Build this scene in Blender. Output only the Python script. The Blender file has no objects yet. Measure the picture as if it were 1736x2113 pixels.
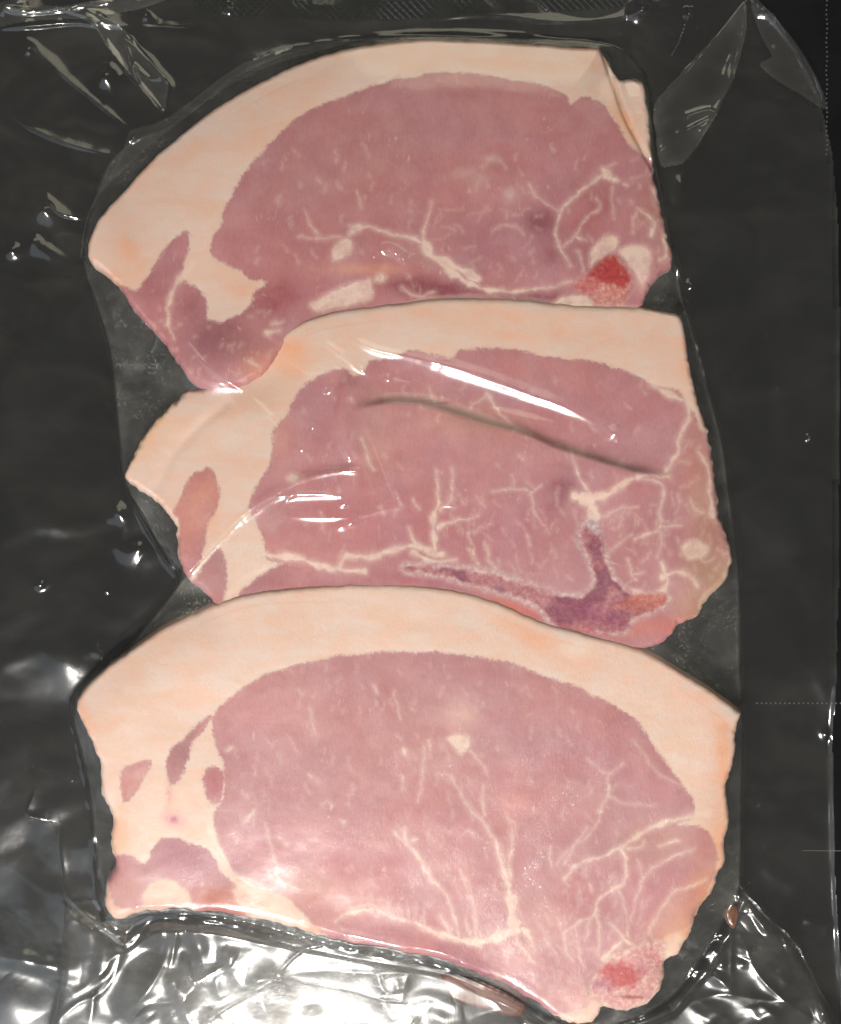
import bpy, math, random
import numpy as np
# ------------------------------------------------------------------ camera, light, exposure
C = bpy.context.scene
S = 0.26 / 1736.0          # metres per traced unit on the hob
CX, CY, HC = 868.0, 1056.5, 0.45
cam = bpy.data.objects.new('camera', bpy.data.cameras.new('camera'))
C.collection.objects.link(cam); C.camera = cam
cam.location = (0, 0, HC)
cam.data.sensor_fit = 'VERTICAL'; cam.data.sensor_height = 36
cam.data.lens = 36 * HC / (2113 * S)
cam.data.clip_start = 0.01; cam.data.clip_end = 20
cam.data.dof.use_dof = True; cam.data.dof.focus_distance = 0.435; cam.data.dof.aperture_fstop = 11
w = bpy.data.worlds.new('World'); C.world = w; w.use_nodes = True
w.node_tree.nodes['Background'].inputs[0].default_value = (0.95, 0.95, 0.90, 1)
w.node_tree.nodes['Background'].inputs[1].default_value = 0.11

def lamp(name, loc, kind, power, size, color, target=(0, 0, 0)):
    d = bpy.data.lights.new(name, kind); d.energy = power; d.color = color
    if kind == 'AREA':
        d.shape = 'DISK'; d.size = size
    else:
        d.shadow_soft_size = size
    o = bpy.data.objects.new(name, d); C.collection.objects.link(o); o.location = loc
    v = np.array(target, float) - np.array(loc, float)
    from mathutils import Vector
    o.rotation_euler = Vector(v).to_track_quat('-Z', 'Y').to_euler()
    return o
lamp('key_lamp', (-0.111, -0.530, 0.8), 'AREA', 14.4, 0.040, (1.0, 0.955, 0.90), (-0.115, -0.56, 0))
lamp('added_warm_panel', (0.15, 1.25, 1.1), 'AREA', 3.2, 0.9, (1.0, 0.93, 0.70))  # unseen warm panel, added so the film at the top has something to reflect
lamp('window_light', (-0.80, -1.05, 0.9), 'AREA', 5.0, 1.7, (0.72, 0.86, 1.0))
C.view_settings.view_transform = 'Standard'; C.view_settings.look = 'None'
C.view_settings.exposure = 0.0; C.view_settings.gamma = 1
C.render.engine = 'CYCLES'
C.cycles.use_denoising = True; C.cycles.use_light_tree = False
C.cycles.max_bounces = 5; C.cycles.diffuse_bounces = 2; C.cycles.glossy_bounces = 3; C.cycles.adaptive_threshold = .02; C.cycles.transparent_max_bounces = 16
C.cycles.caustics_reflective = False; C.cycles.caustics_refractive = False
C.cycles.sample_clamp_indirect = 4

# ------------------------------------------------------------------ tracing frames
def fr(ox, oy, s):
    return lambda *p: [(ox + x * s, oy + y * s) for x, y in p]
W = fr(0, 0, 1)
A = fr(0, 0, .5024); B = fr(863.8, 0, .5024); Cc = fr(0, 581.4, .5024); D = fr(863.8, 581.4, .5024)
E = fr(0, 1245.9, .5024); F = fr(863.8, 1245.9, .5024); G = fr(0, 1614.7, .5024); H = fr(863.8, 1614.7, .5024)
I = fr(415.3, 332.2, .33493); J = fr(913.7, 332.2, .33493); K = fr(498.4, 706.0, .33493)
L = fr(498.4, 1412.0, .33493); M = fr(581.4, 1744.3, .33493); N = fr(1245.9, 1412.0, .3318); O = fr(0, 1780.8, .33493)
P = fr(0, 0, .23924)

def lift(pts, z):                       # a traced point that lies z above the hob, on the hob's scale
    k = (HC - z) / HC
    p = np.asarray(pts, float)
    return (p - [CX, CY]) * k + [CX, CY]

# ------------------------------------------------------------------ numeric helpers
def crom(p, n=4, closed=True):
    p = np.asarray(p, float)
    m = len(p)
    if closed:
        q = np.vstack([p[-1], p, p[0], p[1]]); segs = m
    else:
        q = np.vstack([2 * p[0] - p[1], p, 2 * p[-1] - p[-2]]); segs = m - 1
    out = []
    for i in range(segs):
        a, b, c, d = q[i], q[i + 1], q[i + 2], q[i + 3]
        for t in np.arange(n) / n:
            out.append(0.5 * (2 * b + (c - a) * t + (2 * a - 5 * b + 4 * c - d) * t * t + (3 * b - a - 3 * c + d) * t ** 3))
    if not closed: out.append(p[-1])
    return np.array(out)

def vnoise(X, Y, scale, seed=0, octs=1):
    out = np.zeros(X.shape, np.float32); amp = 1.0; tot = 0
    for o in range(octs):
        rs = np.random.RandomState(seed + 17 * o)
        tab = rs.rand(256, 256).astype(np.float32)
        u = X / scale * (2 ** o) + 37.3 * o + 1000; v = Y / scale * (2 ** o) + 11.7 * o + 1000
        iu = np.floor(u).astype(np.int64); iv = np.floor(v).astype(np.int64)
        fu = (u - iu); fv = (v - iv)
        fu = fu * fu * (3 - 2 * fu); fv = fv * fv * (3 - 2 * fv)
        a = tab[iv % 256, iu % 256]; b = tab[iv % 256, (iu + 1) % 256]
        c = tab[(iv + 1) % 256, iu % 256]; d = tab[(iv + 1) % 256, (iu + 1) % 256]
        out += amp * ((a * (1 - fu) + b * fu) * (1 - fv) + (c * (1 - fu) + d * fu) * fv)
        tot += amp; amp *= .5
    return out / tot * 2 - 1

class Grid:
    def __init__(s, x0, y0, x1, y1, step):
        s.xs = np.arange(x0, x1 + step, step); s.ys = np.arange(y0, y1 + step, step)
        s.x0, s.y0, s.step = x0, y0, step
        s.X, s.Y = np.meshgrid(s.xs, s.ys); s.shape = s.X.shape
    def box(s, pts, m):
        a = np.asarray(pts)
        i0 = max(0, int((a[:, 0].min() - m - s.x0) / s.step)); i1 = min(s.shape[1], int((a[:, 0].max() + m - s.x0) / s.step) + 2)
        j0 = max(0, int((a[:, 1].min() - m - s.y0) / s.step)); j1 = min(s.shape[0], int((a[:, 1].max() + m - s.y0) / s.step) + 2)
        return slice(j0, max(j0, j1)), slice(i0, max(i0, i1))
    def sample(s, f, X, Y, fill):
        u = (X - s.x0) / s.step; v = (Y - s.y0) / s.step
        ok = (u >= 0) & (v >= 0) & (u < s.shape[1] - 1.001) & (v < s.shape[0] - 1.001)
        u = np.clip(u, 0, s.shape[1] - 1.001); v = np.clip(v, 0, s.shape[0] - 1.001)
        iu = u.astype(int); iv = v.astype(int); fu = u - iu; fv = v - iv
        r = (f[iv, iu] * (1 - fu) + f[iv, iu + 1] * fu) * (1 - fv) + (f[iv + 1, iu] * (1 - fu) + f[iv + 1, iu + 1] * fu) * fv
        return np.where(ok, r, fill)

def pdist(X, Y, p, closed=False, widths=None):
    """distance to a polyline; with widths: the greatest (width - distance)"""
    best = np.full(X.shape, 1e9)
    q = np.vstack([p, p[:1]]) if closed else p
    n = len(q) - 1
    for i in range(n):
        ax, ay = q[i]; bx, by = q[i + 1]
        dx, dy = bx - ax, by - ay; l2 = dx * dx + dy * dy + 1e-9
        t = np.clip(((X - ax) * dx + (Y - ay) * dy) / l2, 0, 1)
        d = np.sqrt((X - ax - t * dx) ** 2 + (Y - ay - t * dy) ** 2)
        if widths is not None:
            wd = widths[i] + (widths[i + 1] - widths[i]) * t
            d = d - wd
        np.minimum(best, d, out=best)
    return -best if widths is not None else best

def inside(X, Y, p):
    r = np.zeros(X.shape, bool); n = len(p)
    for i in range(n):
        ax, ay = p[i]; bx, by = p[(i + 1) % n]
        if ay == by: continue
        c = ((ay > Y) != (by > Y)) & (X < (bx - ax) * (Y - ay) / (by - ay) + ax)
        r ^= c
    return r

def sdf(g, p, m=30, far=-60.0):
    """signed distance inside a polygon (positive inside)"""
    out = np.full(g.shape, far)
    bj, bi = g.box(p, m)
    X, Y = g.X[bj, bi], g.Y[bj, bi]
    d = pdist(X, Y, p, True); s = inside(X, Y, p)
    out[bj, bi] = np.where(s, d, -d)
    return out

def sm(a, b, x):
    t = np.clip((x - a) / (b - a), 0, 1); return t * t * (3 - 2 * t)

def blur(f, sig):
    r = int(max(1, sig * 3)); k = np.exp(-0.5 * (np.arange(-r, r + 1) / sig) ** 2); k /= k.sum()
    def conv(a, ax):
        pad = [(0, 0), (0, 0)]; pad[ax] = (r, r)
        b = np.pad(a, pad, mode='edge'); o = np.zeros_like(a)
        for i, kk in enumerate(k):
            o += kk * (b[i:i + a.shape[0], :] if ax == 0 else b[:, i:i + a.shape[1]])
        return o
    return conv(conv(f, 0), 1)

# ------------------------------------------------------------------ object helpers
def tag(o, label=None, cat=None, group=None, kind=None):
    if label: o['label'] = label
    if cat: o['category'] = cat
    if group: o['group'] = group
    if kind: o['kind'] = kind
    return o
def empty(name, loc=(0, 0, 0)):
    o = bpy.data.objects.new(name, None); C.collection.objects.link(o); o.location = loc; o.empty_display_size = .01
    return o
def mesh_obj(name, co, faces, mat, parent=None, normals=None, attrs=None, smooth=True):
    """co (n,3), faces (m,4) or (m,3) index array; keeps only the used vertices"""
    faces = np.asarray(faces, np.int64)
    used, inv = np.unique(faces, return_inverse=True); inv = inv.reshape(faces.shape)
    v = co[used]
    me = bpy.data.meshes.new(name)
    k = faces.shape[1]
    me.vertices.add(len(v)); me.vertices.foreach_set('co', v.astype(np.float32).ravel())
    me.loops.add(faces.size); me.loops.foreach_set('vertex_index', inv.astype(np.int32).ravel())
    me.polygons.add(len(faces)); me.polygons.foreach_set('loop_start', (np.arange(len(faces)) * k).astype(np.int32))
    me.update(calc_edges=True)
    me.polygons.foreach_set('use_smooth', np.full(len(faces), smooth))
    for nm, a in (attrs or {}).items():
        a = np.asarray(a)
        if a.ndim == 1:
            at = me.attributes.new(nm, 'FLOAT', 'POINT'); at.data.foreach_set('value', a[used].astype(np.float32))
        else:
            at = me.attributes.new(nm, 'FLOAT_COLOR', 'POINT')
            c4 = np.ones((len(used), 4), np.float32); c4[:, :3] = a[used]
            at.data.foreach_set('color', c4.ravel())
    if normals is not None:
        me.normals_split_custom_set_from_vertices(normals[used].astype(np.float32))
    me.materials.append(mat)
    o = bpy.data.objects.new(name, me); C.collection.objects.link(o)
    if parent is not None: o.parent = parent
    return o

class NT:
    def __init__(s, name):
        s.m = bpy.data.materials.new(name); s.m.use_nodes = True; s.t = s.m.node_tree; s.t.nodes.clear()
        s.out = s.t.nodes.new('ShaderNodeOutputMaterial')
    def n(s, kind, ins=None, **kw):
        nd = s.t.nodes.new(kind)
        for k, v in kw.items(): setattr(nd, k, v)
        for k, v in (ins or {}).items():
            if isinstance(v, bpy.types.NodeSocket): s.t.links.new(v, nd.inputs[k])
            else: nd.inputs[k].default_value = v
        return nd
    def attr(s, name): return s.n('ShaderNodeAttribute', attribute_name=name)
    def math(s, op, a, b=0.0, c=0.0, clamp=False):
        return s.n('ShaderNodeMath', {0: a, 1: b, 2: c}, operation=op, use_clamp=clamp).outputs[0]
    def ramp(s, x, a, b, lo=0.0, hi=1.0, smooth=True):
        return s.n('ShaderNodeMapRange', {'Value': x, 'From Min': a, 'From Max': b, 'To Min': lo, 'To Max': hi},
                   interpolation_type='SMOOTHSTEP' if smooth else 'LINEAR').outputs[0]
    def mix(s, f, a, b, mode='MIX'):
        nd = s.n('ShaderNodeMix', data_type='RGBA', blend_type=mode)
        for k, v in ((0, f), (6, a), (7, b)):
            if isinstance(v, bpy.types.NodeSocket): s.t.links.new(v, nd.inputs[k])
            else: nd.inputs[k].default_value = v
        return nd.outputs[2]
    def noise(s, vec, scale, detail=3, rough=.55, dist=0.0):
        return s.n('ShaderNodeTexNoise', {'Vector': vec, 'Scale': scale, 'Detail': detail, 'Roughness': rough, 'Distortion': dist}).outputs[0]
    def surf(s, sh): s.t.links.new(sh, s.out.inputs[0])
    def co(s): return s.n('ShaderNodeTexCoord').outputs['Object']
    def schlick(s, k=1.0):            # reflectance of thin film, the same from both sides
        ge = s.n('ShaderNodeNewGeometry')
        d = s.n('ShaderNodeVectorMath', {0: ge.outputs['Normal'], 1: ge.outputs['Incoming']}, operation='DOT_PRODUCT').outputs['Value']
        c = s.math('SUBTRACT', 1.0, s.math('ABSOLUTE', d), clamp=True)
        return s.math('MULTIPLY', s.math('MULTIPLY_ADD', s.math('POWER', c, 5.0), .96, .04), k, clamp=True)
    def mapping(s, v, sc, rot=0.0):
        return s.n('ShaderNodeMapping', {'Vector': v, 'Scale': sc, 'Rotation': (0, 0, rot)}).outputs[0]

# ------------------------------------------------------------------ materials
def meat_material():
    t = NT('pork'); co = t.co()
    lean, vein, bone = t.attr('lean').outputs['Fac'], t.attr('vein').outputs['Fac'], t.attr('bonefield').outputs['Fac']
    cl, cf, cb = t.attr('lean_colour').outputs['Color'], t.attr('fat_colour').outputs['Color'], t.attr('bone_colour').outputs['Color']
    n1 = t.noise(co, 900, 4, .65); n2 = t.noise(co, 2600, 2, .6); n3 = t.noise(co, 120, 4, .6)
    # frayed border of fat and lean
    fray = t.math('ADD', t.math('MULTIPLY', t.math('SUBTRACT', n1, .5), 15.0), t.math('MULTIPLY', t.math('SUBTRACT', n2, .5), 12.0))
    ml = t.ramp(t.math('ADD', lean, fray), -3.6, 3.8)
    fv = t.math('ADD', t.math('MULTIPLY', t.math('SUBTRACT', n1, .5), 9.0), t.math('MULTIPLY', t.math('SUBTRACT', n2, .5), 8.0))
    mv = t.math('MULTIPLY', t.ramp(t.math('ADD', vein, fv), -4.5, 4.0), t.ramp(t.noise(co, 260, 3, .6), .25, .62, .42, 1.0))
    # lean: grain, mottling, faint marbling flecks
    grain = t.noise(t.mapping(co, (1, .22, 1), .5), 2300, 3, .6)
    lc = t.mix(t.ramp(n3, .3, .72), (0.93, .86, .89, 1), (1.06, 1.12, 1.12, 1))
    n4 = t.noise(co, 34, 3, .6, .8)
    lc = t.mix(1.0, lc, t.mix(t.ramp(n4, .3, .7), (1.02, .94, .91, 1), (.98, 1.02, 1.08, 1)), 'MULTIPLY')
    lc = t.mix(1.0, cl, lc, 'MULTIPLY')
    lc = t.mix(t.math('MULTIPLY', t.ramp(grain, .42, .75), .07), lc, (.80, .55, .48, 1))
    lc = t.mix(t.math('MULTIPLY', t.ramp(grain, .5, .25), .12), lc, t.mix(1.0, lc, (.72, .6, .62, 1), 'MULTIPLY'))
    fl = t.noise(t.mapping(co, (1, .45, 1), -.35), 520, 5, .7, .6)
    gate = t.ramp(t.noise(co, 75, 2, .5), .48, .66)
    lc = t.mix(t.math('MULTIPLY', t.math('MULTIPLY', t.ramp(fl, .56, .72), gate), .50), lc, (.78, .57, .47, 1))
    # fat: soft orange and white clouds
    f3 = t.noise(t.mapping(co, (1, 2.2, 1), .1), 75, 4, .6, .4)
    fc = t.mix(1.0, cf, t.mix(t.ramp(f3, .3, .72), (1.02, .91, .85, 1), (.99, 1.04, 1.09, 1)), 'MULTIPLY')
    fg = t.noise(co, 1500, 3, .7)
    fc = t.mix(t.math('MULTIPLY', t.ramp(fg, .4, .75), .09), fc, (.62, .40, .27, 1))
    c = t.mix(ml, fc, lc)
    vc = t.mix(.25, (.80, .62, .53, 1), fc)
    c = t.mix(t.math('MULTIPLY', mv, t.ramp(vein, -1.0, 3.5, .62, .95)), t.mix(t.math('MULTIPLY', t.ramp(vein, -11.0, 0.0), .20), c, vc), vc)
    mb = t.ramp(t.math('ADD', bone, t.math('MULTIPLY', fray, .12)), -8.0, 9.0)
    bn = t.noise(co, 700, 4, .7)
    bc = t.mix(1.0, cb, t.mix(t.ramp(bn, .35, .7), (.80, .58, .62, 1), (1.08, 1.18, 1.15, 1)), 'MULTIPLY')
    c = t.mix(mb, c, bc)
    bh = t.math('ADD', t.math('MULTIPLY', grain, .5), t.math('ADD', t.math('MULTIPLY', n1, .6), t.math('MULTIPLY', mv, -.25)))
    bump = t.n('ShaderNodeBump', {'Height': bh, 'Distance': .00022, 'Strength': .55}).outputs[0]
    p = t.n('ShaderNodeBsdfPrincipled', {'Base Color': c, 'Roughness': .46, 'Specular IOR Level': .3, 'Normal': bump,
            'Subsurface Weight': .45, 'Subsurface Radius': (1.0, .42, .32), 'Subsurface Scale': .0016})
    t.surf(p.outputs[0]); return t.m

def film_material(name='clear_film', base_haze=0.0, gloss=1.0):
    t = NT(name); co = t.co()
    sp, hz, st, ro = (t.attr(a).outputs['Fac'] for a in ('sparkle', 'haze', 'stria', 'rough'))
    fine = t.noise(co, 3000, 2, .6); mid = t.noise(co, 420, 1, .5)
    drops = t.n('ShaderNodeTexVoronoi', {'Vector': co, 'Scale': 1500.0}).outputs[0]
    gate = t.ramp(t.noise(co, 130, 2, .7), .38, .72)
    hgt = t.math('MULTIPLY', t.math('MULTIPLY', t.math('ADD', t.math('MULTIPLY', t.ramp(fine, .60, .80), 1.3), t.math('MULTIPLY', t.ramp(drops, .1, .45), .12)), gate), sp)
    line = t.noise(t.mapping(co, (1, .012, 1), .02), 2600, 1, .7)
    hgt = t.math('ADD', hgt, t.math('MULTIPLY', line, t.math('MULTIPLY', st, .16)))
    hgt = t.math('ADD', hgt, t.math('MULTIPLY', mid, .22))
    bump = t.n('ShaderNodeBump', {'Height': hgt, 'Distance': .00012, 'Strength': 1.0}).outputs[0]
    gl = t.n('ShaderNodeBsdfGlossy', {'Color': (1, 1, 1, 1), 'Roughness': ro, 'Normal': bump}, distribution='GGX')
    tr = t.n('ShaderNodeBsdfTransparent', {'Color': (.975, .972, .96, 1)})
    df = t.n('ShaderNodeBsdfDiffuse', {'Color': (.80, .78, .70, 1)})
    spk = t.ramp(t.noise(co, 1100, 2, .7), .55, .63)
    smg = t.ramp(t.noise(t.mapping(co, (1, 1.6, 1), .7), 38, 3, .62, .8), .35, .8, .55, 1.9)
    m1 = t.n('ShaderNodeMixShader', {0: t.math('ADD', t.math('MULTIPLY', hz, t.math('ADD', smg, t.math('MULTIPLY', t.math('MULTIPLY', spk, gate), t.math('MULTIPLY', sp, 2.2)))), base_haze, clamp=True), 1: tr.outputs[0], 2: df.outputs[0]})
    fac = t.schlick(1.75 * gloss)
    m2 = t.n('ShaderNodeMixShader', {0: fac, 1: m1.outputs[0], 2: gl.outputs[0]})
    t.surf(m2.outputs[0]); return t.m

MEAT = meat_material(); FILM = film_material(); FOLD = film_material('folded_film', .006, 1.2)
def rind_material():
    t = NT('pork_rind'); co = t.co()
    n = t.noise(co, 160, 4, .6)
    c = t.mix(t.ramp(n, .3, .7), (.66, .40, .24, 1), (.78, .58, .44, 1))
    p = t.n('ShaderNodeBsdfPrincipled', {'Base Color': c, 'Roughness': .42})
    t.surf(p.outputs[0]); return t.m
RIND = rind_material()

# ------------------------------------------------------------------ the chops
FATC = np.array((.755, .56, .47)); LEANC = np.array((.505, .228, .236))
ORANGE = (.80, .40, .235); WINE = (.27, .065, .085); WHITE = (.80, .66, .56); BROWN = (.36, .17, .10); PINK = (.66, .36, .33)

def make_chop(name, label, outline, z0fun, leans, veins, islands, bones, tints, rindline, zref, bonecol, rim, seed, edge_r=13, edge_drop=.0021):
    cp = lambda p: lift(p, zref)
    out = crom(cp(outline), 4)
    g = Grid(out[:, 0].min() - 12, out[:, 1].min() - 12, out[:, 0].max() + 12, out[:, 1].max() + 12, 2.4)
    X, Y = g.X, g.Y
    wob = vnoise(X, Y, 16, seed + 3, 2) * 1.6
    d = sdf(g, out, 400)
    nr_ = sm(6, 22, pdist(X, Y, crom(cp(rindline), 2, False)))
    d = d + wob + nr_ * vnoise(X, Y, 11, seed + 21, 2) * 2.8 + nr_ * vnoise(X, Y, 38, seed + 22, 1) * 3
    lean = np.full(g.shape, -60.0)
    for p in leans: lean = np.maximum(lean, sdf(g, crom(cp(p), 3), 60))
    lean += vnoise(X, Y, 22, seed, 3) * 4.5
    vein = np.full(g.shape, -12.0)
    for v in veins:
        pts, wa, wb = v[0], v[1], v[2]
        q = crom(cp(pts), 3, False)
        wd = np.linspace(wa, wb, len(q)) * (.72 + .30 * np.sin(np.arange(len(q)) * 1.9 + wa)) - .7
        bj, bi = g.box(q, 26)
        x = X[bj, bi] + vnoise(X[bj, bi], Y[bj, bi], 17, seed + 9, 2) * 4; y = Y[bj, bi] + vnoise(X[bj, bi], Y[bj, bi], 15, seed + 8, 2) * 4
        vein[bj, bi] = np.maximum(vein[bj, bi], pdist(x, y, q, False, wd))
    for p in islands: vein = np.maximum(vein, sdf(g, crom(cp(p), 3), 20, -12) + vnoise(X, Y, 12, seed + 4, 2) * 2.5)
    vein = np.maximum(vein, -12)
    bone = np.full(g.shape, -60.0)
    for p in bones: bone = np.maximum(bone, sdf(g, crom(cp(p), 3), 60))
    bone += vnoise(X, Y, 14, seed + 5, 2) * 1.5
    lc = np.tile(LEANC, g.shape + (1,)); fc = np.tile(FATC, g.shape + (1,))
    for (cx, cy), rx, ry, ang, col, st, which in tints:
        c = cp([(cx, cy)])[0]; a = math.radians(ang)
        u = ((X - c[0]) * math.cos(a) + (Y - c[1]) * math.sin(a)) / rx; v = (-(X - c[0]) * math.sin(a) + (Y - c[1]) * math.cos(a)) / ry
        r2 = u * u + v * v + vnoise(X, Y, max(12, min(rx, ry) * .8), seed + 6, 3) * .35
        m = (np.exp(-np.clip(r2, 0, 30) * 1.3) * st)[..., None]
        if which in 'lb': lc = lc * (1 - m) + np.array(col) * m
        if which in 'fb': fc = fc * (1 - m) + np.array(col) * m
    rl0 = crom(cp(rindline), 3, False); dr = np.full(g.shape, 99.0); nearr = (d < 60) & (d > -10); dr[nearr] = pdist(X[nearr], Y[nearr], rl0)
    m = (np.exp(-(dr / 4.5) ** 2) * .75)[..., None]; m2 = (np.exp(-((dr - 14 - 5 * vnoise(X, Y, 70, seed + 31, 2)) / 7) ** 2) * .45 * sm(-.4, .4, vnoise(X, Y, 120, seed + 32, 1)))[..., None]
    fc = fc * (1 - m2) + np.array((.66, .55, .50)) * m2; fc = fc * (1 - m) + np.array((.60, .36, .24)) * m
    lay = vnoise(X, Y, 260, seed + 33, 2) * 10; st_ = np.exp(-((dr - 34 - lay) / 2.2) ** 2) * sm(0, .5, vnoise(X, Y, 110, seed + 34, 1)) * .30
    fc = fc * (1 - st_[..., None]) + np.array((.66, .40, .30)) * st_[..., None]
    # bone: pale skin of bone outside, marrow inside
    bw = sm(5, 14, bone + vnoise(X, Y, 18, seed + 7, 3) * 5)[..., None]
    mar = np.array(bonecol[0]); mar2 = np.array(bonecol[1]); k = sm(-.3, .5, vnoise(X, Y, 34, seed + 2, 2))[..., None]
    bc = np.array(rim) * (1 - bw) + (mar * k + mar2 * (1 - k)) * bw
    for (cx, cy), rx, ry, ang, col, st, which in tints:
        if 'o' not in which: continue
        c = cp([(cx, cy)])[0]; a = math.radians(ang)
        u = ((X - c[0]) * math.cos(a) + (Y - c[1]) * math.sin(a)) / rx; v = (-(X - c[0]) * math.sin(a) + (Y - c[1]) * math.cos(a)) / ry
        r2 = np.sqrt(u * u + v * v) + vnoise(X, Y, 12, seed + 41, 3) * .55
        m = (sm(1.15, .55, r2) * st)[..., None]; bc = bc * (1 - m) + np.array(col) * m
    # height of the cut face
    z = z0fun(X, Y, cp)
    er = np.clip(1 - d / edge_r, 0, 1)
    z = z - edge_drop * (1 - np.sqrt(np.clip(1 - er * er, 0, 1)))
    z += vnoise(X, Y, 150, seed + 11, 2) * .0004 + vnoise(X, Y, 26, seed + 12, 2) * .00005
    z += .00012 * sm(0, 40, lean) + .00003 * sm(-3, 3, vein) * sm(0, 4, lean) - .00004 * np.exp(-(lean / 9) ** 2)
    # mesh: cells touching the inside, outer vertices pulled onto the contour
    gy, gx = np.gradient(d, g.step); gl = np.sqrt(gx ** 2 + gy ** 2) + 1e-6
    s = np.where(d < 0, np.clip(d, -4, 0), 0)
    PX = X - s * gx / gl; PY = Y - s * gy / gl
    ok = d > -g.step * 1.2
    c00, c01, c11, c10 = ok[:-1, :-1], ok[:-1, 1:], ok[1:, 1:], ok[1:, :-1]
    anyin = (d[:-1, :-1] > 0) | (d[:-1, 1:] > 0) | (d[1:, 1:] > 0) | (d[1:, :-1] > 0)
    cell = c00 & c01 & c11 & c10 & anyin
    idx = np.arange(X.size).reshape(g.shape)
    jj, ii = np.nonzero(cell)
    f = np.stack([idx[jj, ii], idx[jj + 1, ii], idx[jj + 1, ii + 1], idx[jj, ii + 1]], 1)
    co = np.stack([(PX - CX) * S, (CY - PY) * S, z], -1).reshape(-1, 3)
    zx = np.gradient(z, g.step * S, axis=1); zy = -np.gradient(z, g.step * S, axis=0)
    nr = np.stack([-zx, -zy, np.ones_like(z)], -1).reshape(-1, 3); nr /= np.linalg.norm(nr, axis=1)[:, None]
    at = dict(lean=lean.ravel(), vein=vein.ravel(), bonefield=bone.ravel(), lean_colour=lc.reshape(-1, 3), fat_colour=fc.reshape(-1, 3), bone_colour=bc.reshape(-1, 3))
    root = empty(name, ((out[:, 0].mean() - CX) * S, (CY - out[:, 1].mean()) * S, 0)); tag(root, label, 'pork chop', 'pork chops sealed in the vacuum bag')
    co = co - np.array(root.location)
    lf = lean.ravel()[f].mean(1); bf = bone.ravel()[f].mean(1)
    isb = bf > 0; isl = (lf > 0) & ~isb
    mesh_obj('lean_meat', co, f[isl], MEAT, root, nr, at)
    mesh_obj('fat_cap', co, f[~isl & ~isb], MEAT, root, nr, at)
    if isb.any(): mesh_obj('bone', co, f[isb], MEAT, root, nr, at)
    # side wall
    e = np.concatenate([f[:, [0, 1]], f[:, [1, 2]], f[:, [2, 3]], f[:, [3, 0]]])
    key = np.sort(e, 1); kk = key[:, 0] * X.size + key[:, 1]
    u, first, cnt = np.unique(kk, return_index=True, return_counts=True)
    be = e[first[cnt == 1]]
    vs = np.unique(be); mp = -np.ones(X.size, np.int64); nv = len(vs)
    base = co[vs]; zb = .0008
    rings = [base]
    nrm2 = np.stack([-(gx / gl).ravel()[vs], (gy / gl).ravel()[vs]], 1)
    for tt, o_ in ((.25, .5), (.6, .9), (.9, .4), (1, -.6)):
        r = base.copy(); r[:, 2] = base[:, 2] * (1 - tt) + zb * tt
        r[:, :2] += nrm2 * (o_ * .0007) * 1.0
        rings.append(r)
    allv = np.concatenate(rings); mp[vs] = np.arange(nv)
    rl = crom(cp(rindline), 3, False)
    mid = (PX.ravel()[be].mean(1), PY.ravel()[be].mean(1))
    isr = pdist(mid[0], mid[1], rl) < 16
    at2 = {k_: np.concatenate([v_[vs]] * len(rings)) for k_, v_ in at.items()}
    for sel, nm, mt in ((isr, 'rind', RIND), (~isr, 'cut_side', MEAT)):
        b = mp[be[sel]]
        if not len(b): continue
        q = np.concatenate([np.stack([b[:, 1] + k_ * nv, b[:, 0] + k_ * nv, b[:, 0] + (k_ + 1) * nv, b[:, 1] + (k_ + 1) * nv], 1) for k_ in range(len(rings) - 1)])
        mesh_obj(nm, allv, q, mt, root, None, at2)
    return g, d, z, root

def fibres(seed, n, base, spread, ang, ln, wd):
    """short fat fibres rising from a membrane"""
    rs = random.Random(seed); out = []
    q = crom(base, 6, False)
    for _ in range(n):
        p = q[rs.randrange(len(q))] + np.array([rs.uniform(-spread, spread), 0])
        a = math.radians(ang + rs.uniform(-14, 14)); l = ln * rs.uniform(.4, 1.2)
        out.append(([tuple(p), (p[0] + l * .5 * math.cos(a) + rs.uniform(-3, 3), p[1] - l * .5 * math.sin(a)), (p[0] + l * math.cos(a), p[1] - l * math.sin(a))], wd * rs.uniform(.7, 1.2), -1.5))
    return out
def flecks(seed, n, box, ln, wd, ang=100, spread=25):
    rs = random.Random(seed); out = []
    for _ in range(n):
        x, y = rs.uniform(box[0], box[2]), rs.uniform(box[1], box[3]); a = math.radians(ang + rs.uniform(-spread, spread)); l = ln * rs.uniform(.3, 1.3)
        w_ = wd * rs.uniform(.1, 1)
        out.append(([(x, y), (x + l * .5 * math.cos(a) + rs.uniform(-3, 3), y - l * .5 * math.sin(a)), (x + l * math.cos(a), y - l * math.sin(a))], w_ - 2.6, w_ - 4.0))
    return out

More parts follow.
